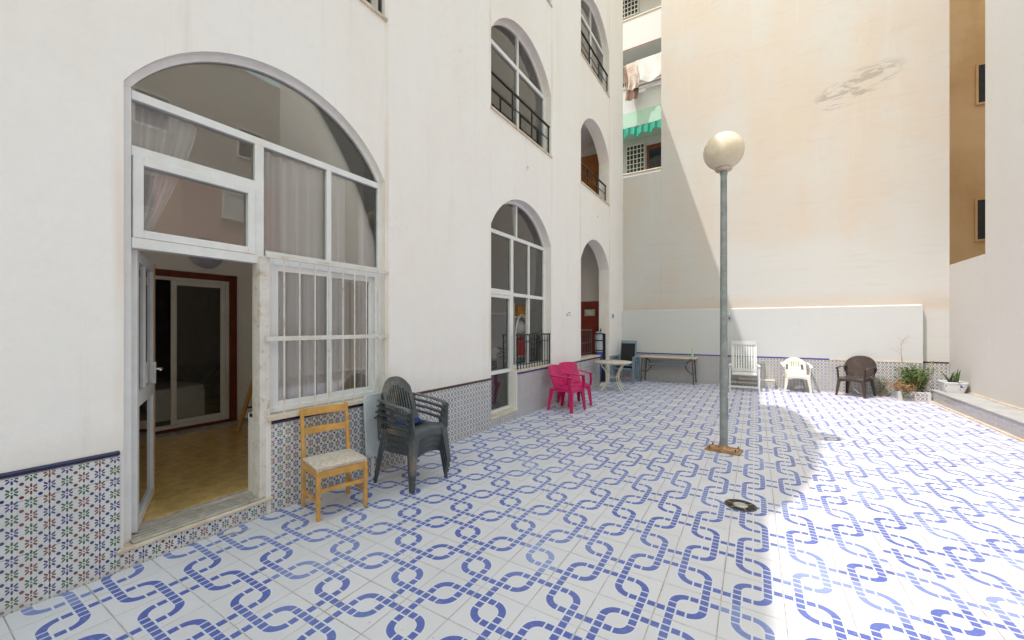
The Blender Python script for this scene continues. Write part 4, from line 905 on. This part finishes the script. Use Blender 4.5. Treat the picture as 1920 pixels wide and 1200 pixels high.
# grey blue recliners, one nested in the other
def recliner(label, loc, rz, mfr, mback, group=None, BHt=1.14):
    t = thing('garden_recliner', label, 'chair', loc, rz, group); Wd = .60
    mb = MB(); mb.sheet(lambda u, v: (-.20-.14*v, (u-.5)*(Wd-.14), .42+v*(BHt-.42)), 6, 6, .03); mb.build('backrest_frame', mfr, t)
    MB().sheet(lambda u, v: (-.178-.132*v, (u-.5)*(Wd-.20), .46+v*(BHt-.50)), 4, 4, .012).build('back_panel', mback, t)
    MB().box(-.2, .26, -Wd/2+.06, Wd/2-.06, .38, .42).build('seat', mfr, t, bevel=.008)
    MB().box(-.16, .22, -Wd/2+.08, Wd/2-.08, .421, .435).build('seat_pad', mback, t)
    for sy in (-1, 1):
        MB().box(-.26, .30, sy*(Wd/2)-.035, sy*(Wd/2)+.035, .615, .645).build('arm', mfr, t, bevel=.008)
        MB().taper((.26, sy*Wd/2, 0), (.25, sy*Wd/2, .614), (.06, .05), (.11, .06)).build('leg', mfr, t, bevel=.006); MB().taper((-.30, sy*Wd/2, 0), (-.20, sy*Wd/2, .614), (.05, .05), (.08, .06)).build('leg', mfr, t, bevel=.006)
    return t
recliner('grey blue plastic recliner with black mesh back in the corner, lower of two', (-3.20, 11.52, 0), -91, m_greyblue, m_black, 'nested grey blue recliners')
recliner('grey blue plastic recliner nested on top of its twin in the corner', (-3.20, 11.56, .10), -91, m_greyblue, m_black, 'nested grey blue recliners', 1.08)

# long folding table and bottle
lt = thing('folding_table', 'long pale wood folding table with steel trestle legs against the rear dado', 'table', (-2.09, 12.02, 0), 0)
MB().box(-.78, .72, -.30, .30, .708, .735).build('table_top', m_tabletop, lt, bevel=.005)
for sx in (-1, 1):
    x = -.03+sx*.66
    for y in (-.26, .26): MB().tube([(x+sx*.04, y, .002), (x, y, .706)], .014, 8).build('leg', m_irong, lt, smooth=True)
    MB().bar((x+sx*.02, -.26, .30), (x+sx*.02, .26, .30), .02, .02).build('crossbar', m_irong, lt)
    MB().tube([(x-sx*(.03+.17*math.sin(math.pi*q/10)), 0, .70-.44*q/10) for q in range(11)], .015, 8).build('brace', m_irong, lt, smooth=True)
MB().bar((-.55, 0, .53), (.49, 0, .53), .04, .055).build('stretcher', m_greyblue, lt)
gb = thing('plastic_bottle', 'clear green tinted bottle standing on the long folding table', 'bottle', (-1.48, 11.98, .736)); MB().lathe([(.034, 0), (.036, .01), (.036, .13), (.03, .16), (.014, .19), (.013, .215)], 14).build('bottle_body', simple('green_tinted_plastic', (.35, .55, .42), .15), gb, smooth=True); MB().lathe([(.016, .2155), (.016, .235)], 12).build('cap', m_greenp, gb)

# white slatted recliner by the lamp post
wl_ = thing('slatted_recliner', 'white plastic garden recliner with tall slatted back behind the lamp post', 'chair', (-.24, 11.72, 0), -88)
Wd = .58
for k in range(9):
    y = (k-4)*.058; MB().sheet(lambda u, v: (-.22-.20*v, y+(u-.5)*.036, .47+v*.72), 2, 4, .014).build('back_slat', m_loungepl, wl_)
for z, th_ in ((.44, .07), (1.12, .10)):
    v = (z-.47)/.8; MB().bar((-.215-.20*v, -.275, z+th_/2), (-.215-.20*v, .275, z+th_/2), .03, th_).build('back_rail', m_loungepl, wl_)
for sy in (-1, 1): MB().bar((-.205, sy*.27, .43), (-.41, sy*.27, 1.23), .03, .035, (1,0,0)).build('back_post', m_loungepl, wl_)
MB().box(-.22, .30, -.27, .27, .385, .425).build('seat', m_loungepl, wl_, bevel=.01)
for sy in (-1, 1):
    MB().box(-.25, .34, sy*.315-.03, sy*.315+.03, .60, .628).build('arm', m_loungepl, wl_, bevel=.01)
    MB().taper((.32, sy*.315, 0), (.28, sy*.315, .599), (.05, .035), (.075, .04)).build('leg', m_loungepl, wl_, bevel=.006); MB().taper((-.32, sy*.315, 0), (-.2, sy*.315, .599), (.05, .035), (.07, .04)).build('leg', m_loungepl, wl_, bevel=.006)
MB().bar((.30, -.30, .10), (.30, .30, .10), .03, .045).build('stretcher', m_loungepl, wl_); MB().bar((-.29, -.30, .14), (-.29, .30, .14), .03, .03).build('stretcher', m_loungepl, wl_)

# low tiled block beside it
tb = thing('tiled_step', 'low tiled block with terracotta top between the two white chairs', 'step', (.18, YBAND-.16, 0)); MB().box(-.55, .25, -.10, .142, .002, .20).build('core', m_right, tb)
for k in range(4): MB().box(-.55+k*.2+.001, -.55+(k+1)*.2-.001, -.112, -.1005, .004, .20).build('wall_tile', m_btile, tb)
for k in range(2): MB().box(-.56+k*.41, -.56+(k+1)*.41-.004, -.12, .142, .2005, .222).build('top_slab', m_cream, tb, bevel=.004)

# rolled parasol in the gallery entrance
ps = thing('rolled_parasol', 'rolled parasol in grey and blue sleeve with black straps by the gallery entrance', 'parasol', (-3.68, 10.62, 0), 0)
MB().lathe([(.03, .0), (.05, .05), (.075, .35), (.098, .55), (.105, .9)], 18).build('lower_sleeve', m_sleeveb, ps, smooth=True); MB().lathe([(.1055, .901), (.108, 1.0), (.10, 1.36), (.085, 1.43), (.04, 1.46)], 18).build('upper_sleeve', m_sleeve, ps, smooth=True)
for z in (.93, 1.20, 1.385): MB().lathe([(.111, z), (.113, z+.005), (.113, z+.025), (.111, z+.03)], 18).build('strap', m_black, ps)
MB().tube([(.05, -.07, 1.42), (.06, -.05, 1.50), (.05, .03, 1.54), (.03, .09, 1.46), (.02, .11, 1.30)], .010, 8).build('carry_loop', m_black, ps, smooth=True)
gq = thing('dark_gap_strip', 'narrow black strip standing in for the dark gap beside the rolled parasol', 'dark strip', (-3.69, 10.90, .021), 0); MB().box(-.10, .10, -.03, .03, .0, 1.38).build('board', m_black, gq, bevel=.004); MB().box(-.11, .11, -.04, .04, .0, .03).build('foot', m_rust, gq)  # added black upright in place of the dark entrance gap

# ------------------------------------------------------------------ planter and plants
pl = thing('tiled_planter', 'low tiled planter box with dry soil in the sunny rear corner', 'planter', (0, 0, 0))
px0, px1, py0, py1, pz = 2.66, 3.175, 11.78, 12.36, .19
MB().box(px0, px0+.07, py0, py1, .001, pz).build('side_wall', m_band, pl, bevel=.004); MB().box(px1-.06, px1, py0, py1, .001, pz).build('side_wall', m_band, pl, bevel=.004); MB().box(px0+.07, px1-.06, py0+.013, py0+.07, .001, pz).build('front_wall', m_band, pl)
for k in range(2): MB().box(px0+.071+k*.19, px0+.071+(k+1)*.19-.002, py0, py0+.012, .003, pz-.012).build('wall_tile', m_btile, pl)
MB().sheet(lambda u, v: (px0+.07+(px1-px0-.13)*u, py0+.07+(py1-py0-.07)*v, .15+.015*math.sin(u*11)*math.sin(v*8)), 14, 14, .01).build('soil', m_soil, pl, smooth=True)

def leafy(root, m, name, n, base, spread, h, ll, lw, seed, droop=.2):
    rnd = random.Random(seed); st = MB(); lf = MB()
    for k in range(n):
        a = rnd.uniform(0, 2*math.pi); lean = abs(rnd.gauss(0, .5)); hh = h*rnd.uniform(.45, 1.05)
        p0 = Vector((base[0]+rnd.uniform(-.08,.08)*spread*3, base[1]+rnd.uniform(-.08,.08)*spread*3, base[2])); d = Vector((math.cos(a)*lean*spread*2, math.sin(a)*lean*spread*2, 1)).normalized()
        pts = [p0+d*hh*q/5+Vector((math.cos(a), math.sin(a), 0))*droop*(q/5)**2*hh*.5 for q in range(6)]
        st.tube(pts, [.006, .005, .0045, .004, .003, .002], 5)
        for q in range(int(26*hh/h)):
            f_ = rnd.uniform(.2, 1.0); i = min(4, int(f_*5)); p = pts[i].lerp(pts[i+1], f_*5-i)
            b = rnd.uniform(0, 2*math.pi); el = rnd.uniform(-.1, 1.0); dv = Vector((math.cos(b)*math.cos(el), math.sin(b)*math.cos(el), math.sin(el))); sv = dv.cross(Vector((rnd.uniform(-1,1), rnd.uniform(-1,1), 1))).normalized()
            l_ = ll*rnd.uniform(.6, 1.2); w_ = lw*rnd.uniform(.7, 1.2); up = dv.cross(sv)*w_*.3
            lf.add([p, p+dv*l_*.5+sv*w_/2+up, p+dv*l_+Vector((0,0,-l_*.15)), p+dv*l_*.5-sv*w_/2+up, p+dv*l_*.5], [(0,1,4), (1,2,4), (2,3,4), (3,0,4)])
    st.build('stem', m_twig, root, smooth=True); o = lf.build('foliage', m, root); o['kind'] = 'stuff'; return o
sh = thing('leafy_shrub', 'bushy bright green shrub growing in the tiled planter', 'shrub', (2.98, 12.05, .15)); leafy(sh, m_leaf, 'shrub', 85, (0, 0, 0), .36, .56, .085, .026, 5)
sh2 = thing('dry_shrub', 'low dried brown plant spilling over the near edge of the tiled planter', 'shrub', (2.78, 11.92, .15)); leafy(sh2, m_leafd, 'dry', 36, (0, 0, 0), .55, .26, .07, .02, 8, .8)
sh3 = thing('grey_shrub', 'thin grey green weed growing between the brown armchair and the planter', 'weed', (2.52, 12.24, .0)); leafy(sh3, m_leafg, 'weed', 26, (0, 0, 0), .34, .46, .05, .014, 11, .5)
sh4 = thing('yellowed_weed', 'trailing yellowed weed hanging down the front of the tiled planter', 'weed', (2.80, 11.765, .02)); leafy(sh4, m_leafg, 'weed', 9, (0, 0, 0), .35, .24, .05, .014, 13, .7)
sh5 = thing('upright_shrub', 'taller dark green leafy stems behind the bushy shrub in the planter', 'shrub', (3.08, 12.2, .15)); leafy(sh5, m_leaf, 'shrub', 16, (0, 0, 0), .20, .68, .07, .024, 17)
tw = thing('dry_branch', 'pale bare dry branch rising from the planter above the shrub', 'branch', (2.84, 12.12, .15)); mb = MB()
main = [(0,0,0), (.03,0,.25), (-.01,.01,.5), (-.05,.01,.72), (-.06,0,.95), (-.03,0,1.15)]; mb.tube(main, [.012,.011,.009,.007,.005,.002], 6)
rnd = random.Random(4)
for k in range(12):
    i = rnd.randint(2, 4); p = Vector(main[i]).lerp(Vector(main[i+1]) if i < 5 else Vector(main[i]), rnd.random()); d = Vector((rnd.uniform(-1,1), rnd.uniform(-.6,.6), rnd.uniform(.4,1.2))).normalized()*rnd.uniform(.1,.26)
    mb.tube([p, p+d*.5+Vector((0,0,.01)), p+d], [.004,.003,.0015], 5)
mb.build('branches', m_twig, tw, smooth=True)
# painted pot with aloe on the bench
def pot_mat():
    t = NT('painted_white_pot'); o = t.objco(); n = t.noise(o, 7, 3, .5); n2 = t.noise(o, 9, 3, .5, .5)
    c_ = t.mix(t.ramp(n, .62, .66), (.70, .71, .74), (.05, .05, .35)); c_ = t.mix(t.ramp(n2, .66, .70), c_, (.55, .22, .08)); t.col(c_); t.rough(.3); return t.mat
ap = thing('painted_trough', 'white ceramic trough with painted flowers standing on the kerb bench', 'pot', (3.44, 11.62, .263), 0)
mb = MB(); 
def ring_(w, d, z): return [(sx*w/2*math.copysign(abs(math.cos(a))**.35, math.cos(a)), d/2*math.copysign(abs(math.sin(a))**.35, math.sin(a)), z) for sx in (1,) for a in [2*math.pi*k/32+.01 for k in range(32)]]
rs_ = [ring_(.27, .30, 0), ring_(.33, .36, .10), ring_(.36, .40, .19), ring_(.375, .42, .195), ring_(.375, .42, .215), ring_(.34, .38, .215), ring_(.32, .36, .17)]
v = [p for g_ in rs_ for p in g_]; f = [(i*32+j, i*32+(j+1)%32, (i+1)*32+(j+1)%32, (i+1)*32+j) for i in range(6) for j in range(32)] + [tuple(reversed(range(32))), tuple(range(192, 224))]
mb.add(v, f); mb.build('trough_body', pot_mat(), ap, smooth=True)
MB().sheet(lambda u, v: ((u-.5)*.31, (v-.5)*.35, .185+.008*math.sin(u*9+v*7)), 8, 8, .008).build('soil', m_soil, ap)
al = thing('aloe_plant', 'spiky dark green aloe growing in the painted white trough', 'plant', (3.44, 11.62, .446))
rnd = random.Random(21)
for k in range(15):
    a = rnd.uniform(0, 2*math.pi); tilt = rnd.uniform(.12, .75); ln_ = rnd.uniform(.18, .36); pts = []; rs2 = []
    bx, by = rnd.uniform(-.06,.06), rnd.uniform(-.07,.07)
    for q in range(7):
        s2 = q/6; r_ = math.sin(tilt)*ln_*s2; pts.append((bx+r_*math.cos(a), by+r_*math.sin(a), math.cos(tilt)*ln_*s2*(1-.12*s2))); rs2.append(.019*(1-s2**1.6)+.001)
    MB().tube(pts, rs2, 7).build('leaf', m_aloe, al, smooth=True)

tg = MB().tube([(0, 0, .006), (.05, .035, .008), (.11, .06, .006), (.17, .10, .007)], [.004, .005, .004, .002], 6); tg.tube([(.05, .035, .008), (.07, .07, .012)], [.003, .001], 5)
tag(tg.build('twig', m_twig, None, smooth=True, loc=(-3.46, 1.42, 0)), 'small brown twig lying on the tiles below the door step', 'twig').rotation_euler = (0, 0, R(40))
# things seen through the second bay window
cl = thing('garden_chair', 'white plastic chair stored behind the narrow glazed door', 'chair', (-4.50, 6.22, .151), 20)
MB().sheet(lambda u, v: (-.18-.1*v, (u-.5)*.42*(1-.15*v), .42+.45*v), 8, 8, .02).build('backrest', m_whitepl, cl, smooth=True); MB().box(-.2, .22, -.22, .22, .40, .425).build('seat', m_whitepl, cl, bevel=.01)
for sx in (-1, 1):
    for sy in (-1, 1): MB().taper((sx*.21, sy*.21, 0), (sx*.18, sy*.18, .4), (.03, .03), (.045, .045)).build('leg', m_whitepl, cl)
mb = MB(); mb.tube([(0, -.26, 0), (0, -.26, 1.2)] + [(0, -.26*math.cos(math.pi*k/14), 1.2+.48*math.sin(math.pi*k/14)) for k in range(1, 14)] + [(0, .26, 1.2), (0, .26, 0)], .018, 8)
bs = mb.build('hoop_rack', m_whitepl, None, smooth=True, loc=(-3.92, 6.80, .152)); tag(bs, 'white hooped metal rack behind the open window over the small railing', 'rack')
sh_ = thing('storage_shelf', 'white shelf unit full of clutter inside the second window', 'shelf', (-4.18, 7.08, .152))
for z in (.05, .46, .84, 1.26, 1.62): MB().box(-.18, .18, -.42, .42, z, z+.025).build('shelf_board', m_whitepl, sh_)
for sx in (-1, 1):
    for sy in (-1, 1): MB().box(sx*.165-.015, sx*.165+.015, sy*.437-.015, sy*.437+.015, 0, 1.9).build('post', m_whitepl, sh_)
def drum(nm, m, lb, cat, loc, r_, h_):
    o = MB().lathe([(r_*.85, 0), (r_, h_*.12), (r_, h_*.8), (r_*1.06, h_*.82), (r_*1.06, h_*.9), (r_*.7, h_)], 18).build(nm, m, None, smooth=True, loc=loc); tag(o, lb, cat)
drum('plastic_drum', m_red, 'red plastic drum on the shelf behind the small railing', 'drum', (-4.10, 6.98, 1.018), .12, .34)
drum('plastic_pot', m_greenp, 'green plastic pot beside the red drum on the shelf', 'pot', (-4.10, 6.77, 1.018), .08, .17)
drum('plastic_tub', m_blue, 'blue plastic tub on the shelf board under the red drum', 'tub', (-4.10, 6.90, .638), .15, .24)
bd = MB().sheet(lambda u, v: (.13*math.sin(math.pi*v)*math.cos(2*math.pi*u)*(1+.2*math.sin(u*25)), .16*math.sin(math.pi*v)*math.sin(2*math.pi*u)*(1+.2*math.sin(u*31)), .13-.13*math.cos(math.pi*v)*(1+.1*math.sin(u*19))), 30, 12, .004).build('cloth_bundle', m_sheet, None, smooth=True, loc=(-4.10, 6.95, 1.452)); tag(bd, 'crumpled white cloth bundle on the shelf above the red drum', 'bundle')
bx_ = thing('cardboard_box', 'brown cardboard box on the top shelf above the white bundle', 'box', (-4.14, 6.98, 1.798)); MB().box(-.14, .14, -.2, .2, 0, .22).build('carton', m_oak, bx_, bevel=.004); MB().box(-.02, .02, -.201, .201, .2205, .222).build('tape', m_cream, bx_)
print('objects', len(bpy.data.objects))
